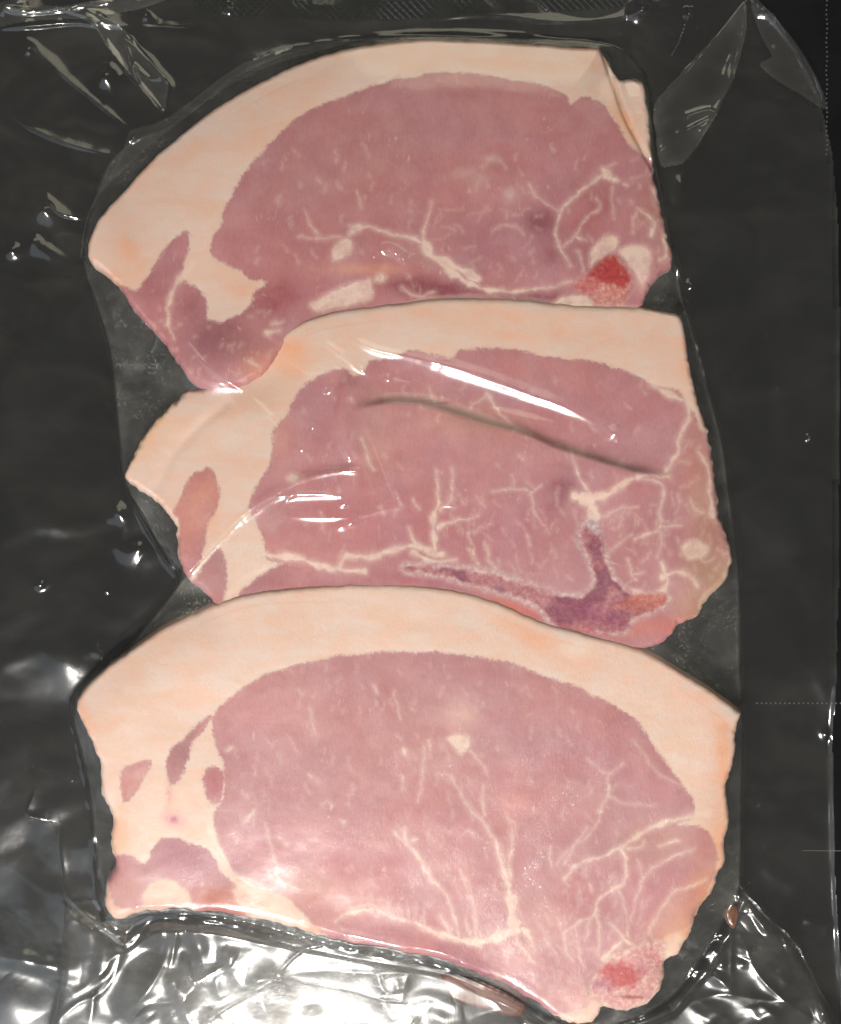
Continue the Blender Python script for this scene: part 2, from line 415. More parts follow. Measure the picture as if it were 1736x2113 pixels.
# ---- top chop
c1_out = W((178, 525), (190, 470), (212, 432), (250, 388), (310, 322), (370, 270), (440, 216), (520, 168), (610, 124), (700, 95), (780, 80), (870, 72), (990, 74), (1120, 82), (1205, 89), (1242, 93),
           (1264, 130), (1282, 156), (1318, 160), (1336, 180), (1341, 240), (1347, 320), (1358, 400), (1374, 470), (1388, 535), (1366, 560), (1340, 590), (1325, 640), (1300, 660), (1100, 650), (900, 645), (760, 660), (655, 685),
           (600, 700), (575, 735), (540, 772), (490, 802), (440, 804), (392, 782), (360, 738), (322, 690), (278, 640), (245, 592), (205, 555))
c1_lean = [W((437, 507), (442, 487), (457, 467), (462, 437), (482, 397), (502, 362), (533, 322), (573, 281), (618, 241), (673, 211), (744, 186), (804, 166), (872, 153), (914, 146), (964, 148), (1030, 158), (1075, 166),
             (1125, 176), (1165, 193), (1175, 215), (1192, 208), (1205, 198), (1246, 214), (1261, 236), (1281, 266), (1291, 291), (1315, 312), (1345, 335), (1358, 400), (1378, 480), (1392, 560), (1340, 670), (1000, 690), (640, 720), (590, 735), (560, 770), (490, 820), (420, 815), (360, 775), (310, 700), (265, 640),
             (232, 588), (262, 592), (281, 598), (301, 578), (327, 533), (352, 502), (387, 475), (392, 502), (384, 535), (374, 570), (392, 583), (417, 603), (432, 633), (427, 655), (455, 665), (480, 656), (500, 645), (520, 625), (528, 602), (549, 582), (512, 573), (492, 557), (459, 543), (441, 530))]
c1_veins = [
    (A((790, 1080), (740, 1150), (700, 1230), (690, 1330)), 9, 5), (A((690, 1330), (720, 1400)), 4, 1),
    (I((1425, 250), (1400, 330), (1370, 420), (1370, 490), (1400, 560)), 1.5, 6), (I((920, 400), (1000, 400), (1130, 440), (1300, 470), (1380, 510)), 3, 7),
    (I((1370, 500), (1420, 580), (1550, 650), (1700, 720)), 11, 12), (J((0, 640), (100, 720), (200, 770), (350, 798), (500, 800), (640, 780), (790, 745)), 11, 2.2),
    (I((960, 190), (970, 230), (985, 290)), 2, 1), (I((640, 310), (660, 370), (700, 430), (730, 480)), .5, 2), (I((600, 470), (730, 480), (860, 470)), 2, 1.5),
    (I((1240, 780), (1330, 830), (1440, 810)), 3, 1.5), (I((420, 1060), (480, 1040)), 8, 4), (I((300, 1240), (350, 1270)), 5, 3), (I((440, 1000), (500, 990)), 6, 4),
    (J((540, 150), (570, 210), (640, 260), (710, 310)), 2.2, 1), (J((1000, 70), (900, 150), (820, 210), (740, 290), (710, 360), (700, 450), (720, 530), (750, 590), (790, 650)), 5, 2),
    (J((990, 60), (1040, 110), (1090, 120)), 12, 4), (J((950, 230), (960, 290), (880, 360), (840, 420), (800, 480), (730, 530)), 1.5, 2.5), (J((1050, 160), (1040, 280), (1050, 350)), 1.2, .8),
    (J((310, 440), (350, 400), (430, 400), (500, 450)), .4, .2), (J((830, 550), (850, 620), (860, 680)), 2, .5), (J((820, 470), (880, 490)), 5, 2), (J((1000, 50), (1060, 20)), 3, 1),
    (J((1120, 140), (1140, 150)), 4, 2),
    (J((1170, 440), (1180, 350), (1210, 300)), 2.5, 1), (J((1290, 170), (1310, 220), (1330, 260)), 5, 2), (J((1200, 300), (1300, 380), (1280, 450)), 4, 7), (J((1380, 480), (1370, 590), (1340, 610)), 8, 4),
] + flecks(3, 60, (520, 300, 1300, 590), 16, 2.4, 95, 40) + flecks(4, 22, (900, 420, 1120, 540), 26, .9, 200, 40) + flecks(14, 40, (300, 600, 570, 780), 10, 3.0, 60, 60) + flecks(15, 50, (1300, 330, 1390, 600), 12, 3.4, 60, 80) 
c1_isl = [I((670, 885), (740, 840), (850, 785), (1000, 730), (1050, 735), (1040, 850), (900, 890), (720, 930)), I((830, 520), (880, 480), (930, 490), (930, 540), (880, 600), (820, 615), (808, 570)),
          I((1070, 720), (1110, 695), (1140, 710), (1120, 745), (1070, 750)), I((905, 470), (930, 400), (985, 395), (1000, 420), (950, 450)),
          J((910, 560), (960, 500), (1010, 460), (1080, 480), (1055, 560), (980, 600), (910, 650)), J((1080, 545), (1200, 520), (1280, 560), (1270, 680), (1225, 770), (1180, 690), (1120, 610)),
          J((690, 880), (740, 830), (830, 825), (920, 830), (920, 900), (700, 920)), B((820, 320), (930, 340), (950, 440), (960, 600), (900, 540), (850, 430))]
c1_bone = [J((880, 700), (960, 625), (1040, 565), (1110, 620), (1160, 690), (1172, 770), (1120, 900), (950, 900), (890, 830), (800, 790), (830, 720))]
c1_tint = [((1000, 520), 130, 60, 0, (.42, .17, .20), .5, 'l'), ((640, 480), 110, 70, 0, (.44, .17, .19), .4, 'l'), ((1240, 400), 70, 60, 0, (.40, .15, .15), .5, 'l'), ((1200, 530), 40, 50, 0, (.36, .12, .14), .6, 'l'), ((954, 358), 36, 13, -15, (.62, .44, .40), .6, 'l'), ((1016, 328), 18, 11, 0, (.64, .47, .43), .75, 'l'), ((1052, 402), 16, 18, 20, (.64, .47, .43), .6, 'l'), ((985, 372), 30, 14, -30, (.60, .42, .38), .45, 'l'), ((880, 300), 40, 20, 0, (.56, .36, .33), .3, 'l'), ((1262, 562), 46, 34, 20, (.46, .045, .045), .95, 'o'), ((1215, 590), 30, 18, 0, (.58, .16, .15), .7, 'o'), ((1265, 605), 26, 14, 0, (.68, .30, .24), .8, 'o'), ((700, 330), 260, 130, -15, (.455, .215, .20), .6, 'l'), ((1115, 457), 38, 30, 0, WINE, .75, 'l'), ((1140, 510), 22, 55, 0, WINE, .5, 'l'), ((1215, 430), 60, 60, 0, (.42, .12, .12), .6, 'l'),
           ((880, 592), 120, 26, 5, WINE, 1, 'l'), ((1080, 615), 140, 18, 2, WINE, .95, 'l'), ((570, 615), 80, 44, -10, (.36, .10, .12), .9, 'l'), ((300, 600), 40, 40, 0, (.40, .15, .16), .5, 'l'), ((900, 540), 80, 20, 15, (.52, .33, .27), .4, 'l'), ((395, 630), 30, 30, 0, WINE, .6, 'l'), ((450, 710), 80, 60, 30, (.32, .11, .12), .8, 'l'), ((330, 590), 60, 60, 0, (.42, .16, .17), .5, 'l'),
           ((760, 555), 90, 14, 0, ORANGE, .5, 'l'), ((1296, 250), 9, 95, -22, (.42, .24, .15), .6, 'f'), ((1300, 250), 30, 60, -70, ORANGE, .5, 'f'), ((1275, 490), 25, 25, 0, ORANGE, .8, 'f'), ((500, 590), 50, 30, 20, ORANGE, .4, 'f'), ((270, 520), 20, 60, -30, ORANGE, .45, 'f'), ((230, 590), 40, 30, 40, ORANGE, .5, 'f'),  # narrow brown fat tint paints in the dark of the crease by the flap
           ((560, 260), 160, 40, -35, ORANGE, .22, 'f'), ((1330, 240), 20, 40, 0, ORANGE, .35, 'f'), ((1100, 130), 200, 14, 3, ORANGE, .3, 'f'), ((1370, 450), 45, 90, -15, BROWN, .5, 'b'), ((540, 760), 50, 40, -40, (.62, .25, .15), .6, 'b'), ((1340, 590), 45, 30, 0, PINK, .5, 'b')]
def z1(X, Y, cp):
    a, b = cp([(480, 740)])[0], cp([(1200, 600)])[0]
    return .0100 + .0020 * np.exp(-(((X - a[0]) / 110) ** 2 + ((Y - a[1]) / 70) ** 2)) - .0008 * sm(560, 640, Y) * sm(600, 720, X) - .0030 * np.exp(-(pdist(X, Y, crom(cp(c1_out[3:17]), 3, False)) / 75) ** 1.5) - .0010 * np.exp(-(pdist(X, Y, crom(cp(W((1246, 100), (1264, 155), (1290, 238), (1322, 300), (1345, 345))), 3, False)) / 5) ** 2)
# ---- middle chop
c2_out = W((257, 985), (262, 955), (282, 915), (312, 872), (350, 832), (385, 806), (440, 796), (500, 782), (535, 750), (556, 715), (590, 683), (640, 655), (720, 637), (830, 624), (900, 617), (1000, 615), (1100, 620), (1200, 630), (1300, 632), (1370, 641), (1408, 654),
           (1420, 720), (1434, 790), (1450, 850), (1466, 900), (1478, 970), (1484, 1040), (1500, 1100), (1514, 1150), (1500, 1200), (1468, 1230), (1440, 1270), (1402, 1287), (1385, 1312), (1360, 1330), (1280, 1350), (1180, 1330), (1050, 1275), (870, 1235), (700, 1235), (560, 1245), (470, 1265), (425, 1225), (385, 1195),
           (364, 1150), (362, 1100), (358, 1076), (325, 1040), (285, 1008))
c2_lean = [W((552, 964), (562, 925), (565, 887), (596, 853), (602, 833), (622, 803), (642, 786), (673, 770), (713, 760), (733, 776), (753, 765), (763, 746), (800, 736), (853, 723), (884, 729), (934, 737), (945, 724), (967, 720), (1070, 721), (1115, 735), (1165, 740), (1215, 742), (1266, 757), (1316, 777), (1356, 798), (1405, 812), (1436, 860), (1460, 905), (1474, 960), (1482, 1020),
             (1495, 1090), (1506, 1150), (1480, 1200), (1440, 1240), (1400, 1340), (1200, 1350), (870, 1260), (640, 1260), (632, 1195), (600, 1168), (552, 1152), (545, 1120), (530, 1080), (515, 1040)),
           Cc((780, 800), (830, 770), (875, 775), (895, 840), (900, 900), (875, 950), (850, 1010), (835, 1090), (820, 1150), (760, 1230), (735, 1180), (728, 1080), (735, 1000), (708, 940), (740, 880)),
           Cc((830, 1170), (905, 1090), (930, 1180), (925, 1260), (905, 1340), (820, 1340), (780, 1260)), Cc((1000, 1262), (1100, 1190), (1200, 1158), (1290, 1178), (1312, 1210), (1290, 1290), (1000, 1320))]
c2_veins = [
    (D((960, 420), (1040, 470), (1100, 500), (1105, 570), (1070, 640), (1065, 700), (1030, 760), (1015, 790)), 9, 4), (D((630, 700), (640, 760), (670, 830), (700, 870)), 1, 6),
    (D((640, 880), (700, 900), (720, 960)), 16, 14), (D((700, 890), (780, 870), (860, 820), (920, 795), (1030, 805)), 11, 4), (D((920, 810), (990, 830), (1005, 880), (990, 950), (992, 1010), (940, 1035), (885, 1060)), 3.2, 4.5),
    (D((1000, 1010), (1080, 1000)), 4, 1), (D((990, 1020), (1000, 1060), (980, 1130)), 3, 1), (D((750, 970), (830, 930), (900, 925)), 1.8, .4), (D((770, 1120), (830, 1070), (870, 1040)), 1.6, .6),
    (D((300, 860), (430, 855), (460, 880), (480, 950), (510, 1000)), .6, 1.5), (D((455, 875), (500, 840)), 3.5, 1), (D((1120, 900), (1140, 940), (1170, 950)), 2, 3), (D((860, 1140), (870, 1200), (890, 1220)), 1.8, 3), (D((870, 1200), (920, 1190)), 2.5, 1),
    (K((1160, 280), (1170, 330), (1195, 375)), 1, 3), (K((1510, 320), (1560, 390), (1600, 450), (1670, 505)), 6, 1.6), (K((1510, 330), (1450, 370), (1410, 410)), 2.4, .4),
    (K((1200, 790), (1210, 900), (1215, 990), (1185, 1060), (1180, 1180), (1195, 1280)), 2.5, 9), (K((1300, 790), (1298, 900), (1285, 980), (1220, 1040)), 3, 3), (K((1030, 1150), (1070, 1230), (1150, 1270), (1240, 1310)), 3, 8),
    (K((1210, 1140), (1300, 1105), (1400, 1090), (1460, 1060)), 7, .5), (K((740, 600), (770, 660), (780, 720), (815, 790)), 3.5, 1.5), (K((850, 1010), (880, 1055)), 1.2, .6), (K((945, 930), (990, 1010)), .8, .4), (K((1055, 970), (1090, 1030)), 2.4, .8),
    (K((490, 1050), (495, 1150)), .8, 0), (K((1400, 1180), (1410, 1240)), 3, 1), (K((1430, 1170), (1490, 1140)), 1.6, .6), (K((1420, 1280), (1460, 1370)), 1, 3), (K((1520, 1250), (1520, 1330), (1575, 1395)), 2, 3.5),
    (K((600, 1390), (650, 1320), (800, 1330), (900, 1290), (1050, 1250), (1120, 1270), (1240, 1320)), 8, 9), (Cc((1080, 1120), (1220, 1137), (1350, 1175), (1500, 1190)), 10, 7), (D((-20, 1110), (60, 1150), (150, 1140)), 9, 3),
    (K((670, 350), (690, 375)), 2, 1), (D((210, 1100), (225, 1140)), 1.8, 1), (D((270, 1070), (290, 1140), (315, 1195)), 1.2, 3.5), (D((440, 1040), (460, 1080)), 2, 1), (D((950, 800), (900, 780)), 3, 0),
    (D((1150, 700), (1190, 760), (1200, 860), (1210, 960)), 4, 8), (D((1000, 1150), (1020, 1240), (960, 1290), (880, 1270)), 6, 9), (D((1000, 1210), (1080, 1190), (1150, 1250)), 8, 5), (D((1170, 600), (1160, 560)), 6, 3), (Cc((940, 1290), (1000, 1225), (1090, 1180)), 7, 7),
] + fibres(5, 16, K((620, 1320), (800, 1330), (950, 1270)), 6, 60, 12, 1.6) + flecks(6, 70, (600, 780, 1380, 1180), 15, 1.6, 100, 50) + flecks(7, 50, (900, 1000, 1200, 1200), 20, 2.4, 110, 30) + flecks(17, 40, (1230, 1020, 1400, 1220), 18, 2.6, 60, 60) + flecks(16, 60, (1400, 880, 1500, 1260), 16, 5, 60, 80)
c2_isl = [K((280, 840), (310, 815), (355, 820), (350, 850), (300, 860)), D((1080, 1080), (1140, 1060), (1190, 1085), (1180, 1130), (1120, 1140), (1090, 1120))]
c2_bone = [D((-60, 1150), (120, 1158), (250, 1172), (380, 1207), (500, 1247), (600, 1274), (670, 1275), (708, 1240), (700, 1180), (665, 1100), (648, 1030), (670, 985), (705, 970), (740, 1000), (770, 1090), (800, 1180), (840, 1240), (900, 1275), (980, 1275), (1040, 1290), (1010, 1350), (900, 1390), (850, 1450), (700, 1450), (560, 1430), (480, 1350), (350, 1297), (200, 1255), (80, 1220), (-60, 1200))]
c2_tint = [((760, 1080), 170, 60, 0, (.50, .17, .20), .5, 'l'), ((1000, 1100), 120, 60, 0, (.46, .17, .21), .5, 'l'), ((1100, 820), 180, 26, 14, (.44, .20, .24), .5, 'l'), ((1300, 850), 70, 60, 30, (.47, .20, .22), .5, 'l'), ((1120, 1060), 40, 70, 20, (.40, .12, .15), .5, 'l'), ((1050, 760), 90, 26, 4, (.54, .20, .19), .6, 'l'), ((700, 1215), 120, 18, 0, (.44, .13, .15), .7, 'l'), ((1235, 1270), 70, 22, 20, (.33, .07, .16), .6, 'o'), ((1330, 1240), 60, 30, -10, (.62, .22, .16), .75, 'o'), ((1235, 1130), 16, 40, 0, (.36, .13, .18), .6, 'o'), ((1225, 1085), 16, 16, 0, (.60, .52, .52), .8, 'o'), ((1215, 1310), 70, 14, 12, (.50, .10, .14), .7, 'o'), ((1160, 1010), 30, 45, 10, WINE, .8, 'l'), ((960, 870), 120, 40, 8, (.50, .25, .19), .6, 'l'), ((780, 900), 60, 90, 0, (.50, .26, .20), .4, 'l'), ((400, 1040), 60, 100, 20, (.66, .28, .18), .7, 'l'), ((455, 1160), 40, 60, 0, (.36, .15, .16), .5, 'l'), ((600, 735), 45, 45, 0, ORANGE, .85, 'f'), ((560, 810), 60, 60, 0, (.78, .48, .32), .5, 'f'),
           ((300, 900), 25, 110, 38, (.74, .50, .33), .75, 'f'), ((1060, 650), 70, 22, 5, ORANGE, .4, 'f'), ((1010, 690), 80, 10, 3, ORANGE, .3, 'f'), ((1180, 690), 150, 22, 6, ORANGE, .35, 'f'), ((870, 640), 60, 16, 0, ORANGE, .35, 'f'), ((1420, 740), 20, 60, 0, ORANGE, .35, 'f'),
           ((580, 900), 30, 60, 0, (.66, .32, .24), .5, 'l'), ((1455, 1080), 35, 120, -6, (.52, .30, .20), .6, 'b'), ((1470, 1180), 70, 70, 0, (.46, .28, .18), .75, 'b'), ((1440, 950), 35, 90, 0, (.56, .28, .2), .5, 'b'), ((1430, 1260), 50, 40, 0, (.55, .3, .18), .6, 'b'), ((1320, 1290), 110, 25, 0, (.62, .18, .13), .6, 'b'), ((1080, 1255), 90, 18, 18, (.66, .16, .12), .8, 'b'), ((860, 1195), 110, 16, 6, (.42, .12, .16), .7, 'l'), ((1250, 1000), 40, 40, 0, ORANGE, .6, 'f'), ((560, 1200), 90, 22, -5, (.42, .17, .18), .6, 'l'), ((430, 1060), 25, 80, 20, ORANGE, .4, 'f'), ((1300, 1130), 60, 60, 0, (.44, .15, .16), .4, 'l')]
c2_fold = W((720, 860), (748, 847), (790, 838), (840, 836), (900, 848), (1000, 880), (1080, 900), (1150, 930), (1230, 955), (1310, 978), (1400, 990))
c2_fold2 = W((722, 770), (708, 820), (705, 860), (716, 900), (735, 940), (752, 972))
c2_fold3 = W((752, 970), (700, 978), (640, 990), (590, 1010))
def softfold(X, Y, p, amp, wup, wdn, cp):
    """a bulging lip on the left-hand side of the line that drops into a crease and climbs slowly again"""
    q = crom(cp(p), 5, False)
    best = np.full(X.shape, 1e9); sg = np.zeros(X.shape); tt = np.zeros(X.shape)
    n = len(q) - 1
    for i in range(n):
        dx, dy = q[i + 1] - q[i]; l2 = dx * dx + dy * dy
        t = ((X - q[i][0]) * dx + (Y - q[i][1]) * dy) / l2; tc = np.clip(t, 0, 1)
        ex, ey = X - q[i][0] - tc * dx, Y - q[i][1] - tc * dy; d = np.hypot(ex, ey)
        m = d < best; best[m] = d[m]; sg[m] = np.sign(dx * ey - dy * ex)[m]; tt[m] = ((i + tc) / n)[m]
    s = best * sg; env = sm(0, .12, tt) * (1 - sm(.75, 1, tt))
    sp_ = np.clip(s, 0, 999)
    up = amp * np.exp(-(np.clip(-s, 0, 999) / wup) ** 1.6)
    h = np.where(s < 0, up, amp * np.exp(-(sp_ / 13) ** 2) - amp * .55 * np.exp(-((sp_ - 16) / wdn) ** 2) * (1 - np.exp(-(sp_ / 13) ** 2)))
    return h * env
def z2(X, Y, cp):
    z = .0110 - .0024 * np.exp(-(((X - 520) / 90) ** 2 + ((Y - 770) / 60) ** 2)) - .0016 * sm(640, 430, X) * sm(900, 700, Y) - .0015 * sm(560, 380, X)
    z = z + softfold(X, Y, c2_fold[::-1], .0019, 100, 85, cp) + softfold(X, Y, c2_fold2, .0009, 40, 36, cp) + softfold(X, Y, c2_fold3, .0005, 40, 26, cp)
    z = z + .0001 * np.exp(-(pdist(X, Y, crom(cp(Cc((520, 860), (620, 740), (760, 600), (900, 490))), 3, False)) / 45) ** 2) - .0005 * np.exp(-(pdist(X, Y, crom(cp(Cc((640, 850), (700, 720), (800, 610), (930, 500))), 3, False)) / 12) ** 2)
    return z - .0004 * sm(1140, 1270, Y) - .002 * sm(1400, 1500, X)
# ---- bottom chop
c3_out = W((155, 1446), (200, 1392), (260, 1346), (340, 1292), (420, 1256), (500, 1228), (600, 1213), (700, 1206), (780, 1204), (870, 1208), (960, 1222), (1040, 1247), (1110, 1278), (1200, 1305), (1280, 1325), (1340, 1347), (1400, 1382), (1470, 1425), (1528, 1468),
           (1531, 1480), (1521, 1511), (1522, 1560), (1511, 1598), (1501, 1630), (1508, 1694), (1501, 1744), (1499, 1785), (1485, 1808), (1475, 1837), (1445, 1880), (1435, 1913), (1422, 1943), (1400, 1977), (1377, 1990), (1372, 2019), (1359, 2049), (1335, 2074), (1296, 2090), (1266, 2086), (1246, 2079),
           (1238, 2095), (1215, 2114), (1175, 2113), (1130, 2085), (1060, 2044), (990, 2009), (930, 1985), (820, 1962), (700, 1943), (640, 1928), (560, 1906), (450, 1886), (380, 1879), (300, 1881), (245, 1896), (220, 1882), (211, 1830), (234, 1790), (226, 1740), (230, 1690), (210, 1640), (205, 1590), (185, 1530), (164, 1488))
c3_lean = [W((440, 1497), (445, 1472), (462, 1452), (492, 1428), (530, 1402), (580, 1380), (660, 1362), (760, 1348), (880, 1345), (960, 1350), (1040, 1366), (1110, 1388), (1180, 1413), (1250, 1448), (1310, 1482), (1340, 1528), (1372, 1570), (1400, 1602), (1418, 1632), (1432, 1655), (1430, 1690), (1400, 1700), (1440, 1706), (1468, 1722),
             (1481, 1760), (1476, 1800), (1462, 1840), (1442, 1880), (1424, 1915), (1395, 1925), (1370, 1935), (1340, 1990), (1240, 1995), (1215, 2070), (1190, 2080), (1130, 2092), (1060, 2060), (985, 2025), (925, 2005), (820, 1985), (700, 1962), (675, 1930), (655, 1915), (636, 1895), (600, 1858), (545, 1838), (505, 1825), (478, 1800), (456, 1755), (446, 1718), (442, 1680), (460, 1648), (464, 1600), (460, 1572), (447, 1542)),
           W((326, 1735), (352, 1728), (382, 1733), (420, 1750), (445, 1772), (460, 1802), (500, 1832), (520, 1850), (510, 1900), (420, 1895), (386, 1840), (352, 1816), (315, 1824), (300, 1850), (285, 1872), (241, 1868), (222, 1816), (232, 1772), (270, 1765), (300, 1782)),
           E((700, 600), (750, 560), (800, 508), (870, 458), (835, 520), (800, 560), (778, 620), (755, 690), (720, 740), (692, 730), (682, 670)), E((500, 690), (560, 650), (622, 645), (600, 700), (570, 760), (512, 808)),
           E((835, 720), (860, 670), (900, 672), (922, 730), (912, 800), (885, 822), (850, 790))]
c3_veins = [
    (L((1290, 570), (1360, 690), (1420, 780), (1490, 850), (1560, 960), (1590, 1060), (1620, 1150), (1640, 1250)), 1.5, 6), (L((1500, 800), (1480, 700), (1490, 620)), 4, .4), (L((1410, 410), (1500, 510), (1520, 560)), 1.6, .4),
    (L((1640, 820), (1670, 900), (1660, 1000), (1650, 1100), (1650, 1200)), .8, 5), (L((1000, 890), (1030, 980), (1090, 1060), (1130, 1150), (1200, 1230)), 4, 4), (M((700, -80), (780, 0), (860, 80), (920, 200), (1020, 310), (1050, 400), (1080, 510), (1100, 560)), 2.4, 3.5), (L((1050, 960), (1085, 950)), 5, 2),
    (M((1370, 150), (1400, 260), (1420, 340), (1440, 440), (1440, 540), (1480, 640), (1560, 720)), 7, 3), (M((1420, 330), (1430, 480)), 14, 16), (M((1430, 520), (1330, 560), (1200, 590), (1050, 560), (900, 520)), 15, 5), (M((1500, 520), (1540, 600), (1560, 640)), 8, 1),
    (M((330, 475), (400, 410), (470, 375), (545, 362), (600, 400), (650, 430), (800, 470), (900, 520), (1000, 570)), 2, 5), (M((400, 420), (560, 385)), 6, 6), (M((1110, 160), (1140, 260), (1200, 430), (1210, 560)), .4, 2.5), (M((980, 430), (1040, 540)), 1, 4), (M((1130, 450), (1170, 560)), 1, 3),
    (F((700, 640), (775, 700), (840, 660)), .8, .4), (F((775, 700), (780, 780), (745, 850), (742, 890)), 3, 1.4), (F((745, 850), (745, 860)), 6, 5), (F((742, 890), (690, 950), (620, 1010), (570, 1060)), 1.4, 1.2), (F((780, 790), (850, 820), (960, 830)), 1, .2), (F((880, 560), (990, 700), (1110, 760)), -.6, .6),
    (F((360, 870), (395, 910), (385, 960)), .6, 1.2), (F((130, 715), (190, 800), (260, 880)), .8, 1.5),
    (H((1190, 130), (1100, 140), (1000, 165), (900, 215), (840, 265)), 9, 5), (H((840, 260), (760, 300), (680, 325), (630, 355), (600, 390)), 4.5, 3), (H((830, 270), (850, 330), (840, 410), (780, 450), (730, 490), (720, 540), (650, 580), (600, 610)), 5.5, 2.4),
    (H((730, 540), (740, 600), (740, 700)), 3, 1.5), (H((600, 610), (605, 680), (630, 730)), 1.4, 2.4), (H((1130, 270), (1040, 310), (960, 350), (920, 400), (890, 480), (870, 570)), 3, 1), (H((1180, 400), (1110, 430), (1040, 450), (1010, 500), (970, 560), (940, 620)), 4, 1.4),
    (H((765, 720), (800, 680), (835, 640), (810, 600), (780, 575)), 7, 2), (H((835, 645), (885, 670)), 5, 3), (H((860, 640), (855, 600)), 4, 1.5), (H((820, 430), (850, 520), (860, 600)), 1.5, .4), (H((900, 320), (925, 400)), .6, .6), (H((860, 270), (910, 260), (920, 240)), 3, 1.5), (H((990, 260), (1060, 235)), 3, 4),
    (H((540, 270), (545, 340)), 1, 2), (H((700, 420), (710, 440)), 3, 2), (H((600, 330), (640, 260), (690, 180)), 2, .4), (H((200, 400), (230, 530), (240, 640)), 0, 3), (H((520, 640), (560, 700)), 1.6, .6), (H((640, 590), (660, 700), (680, 760)), .6, 1.2), (H((700, 560), (690, 640)), 1, .6),
    (L((560, 740), (520, 715), (490, 740)), .6, .4), (L((240, 940), (280, 980)), 2.4, 3), (L((150, 860), (170, 930), (200, 1050), (220, 1180), (265, 1240)), 1, .8), (L((940, 40), (960, 120), (980, 210)), .8, 0), (L((815, 10), (835, 50)), 3.5, 2.5), (L((420, 150), (440, 240), (460, 310)), 0, 1.2),
    (L((1000, 400), (1015, 440)), 6, 4), (L((1130, 380), (1120, 480), (1110, 600), (1085, 720)), 1.5, .6), (L((1160, 350), (1165, 400)), 2.4, 1), (L((990, 570), (990, 640)), 1, 2), (L((1400, 900), (1430, 920)), 4, 2), (L((640, 850), (620, 840)), 3, 1), (L((420, 550), (440, 570)), 4, 2), (L((80, 780), (20, 850)), 5, 1),
    (G((860, 170), (900, 270), (940, 350), (1040, 425), (1130, 470)), 11, 5), (E((930, 600), (955, 585)), 5, 3),
] + fibres(8, 30, M((560, 400), (700, 450), (850, 480)), 8, 97, 34, 1.5) + fibres(18, 26, M((1000, 570), (1200, 600), (1300, 560)), 8, 102, 26, 2.2) + flecks(9, 90, (480, 1500, 1250, 1850), 18, 1.6, 105, 30) + flecks(10, 50, (1000, 1900, 1200, 2040), 20, 2.4, 115, 25) + flecks(11, 50, (1160, 1800, 1330, 1960), 20, 1.8, 70, 40) + flecks(12, 40, (600, 1350, 1250, 1480), 12, 1.3, 90, 50) + flecks(13, 30, (1120, 1980, 1220, 2060), 10, 3.5, 20, 60)
c3_isl = [L((1265, 340), (1300, 315), (1380, 310), (1410, 350), (1390, 400), (1345, 425), (1320, 390)), G((585, 470), (620, 415), (680, 395), (740, 430), (780, 480), (770, 520), (660, 500), (590, 490)),
          G((960, 440), (1040, 425), (1150, 460), (1200, 520), (1260, 560), (1250, 610), (1120, 590), (1020, 550)), H((1060, 620), (1090, 650), (1080, 700), (1020, 720), (1000, 670))]
c3_bone = [H((1000, 642), (1012, 720), (1022, 742), (990, 850), (962, 885), (860, 935), (790, 930), (730, 895), (690, 860), (730, 780), (790, 705))]
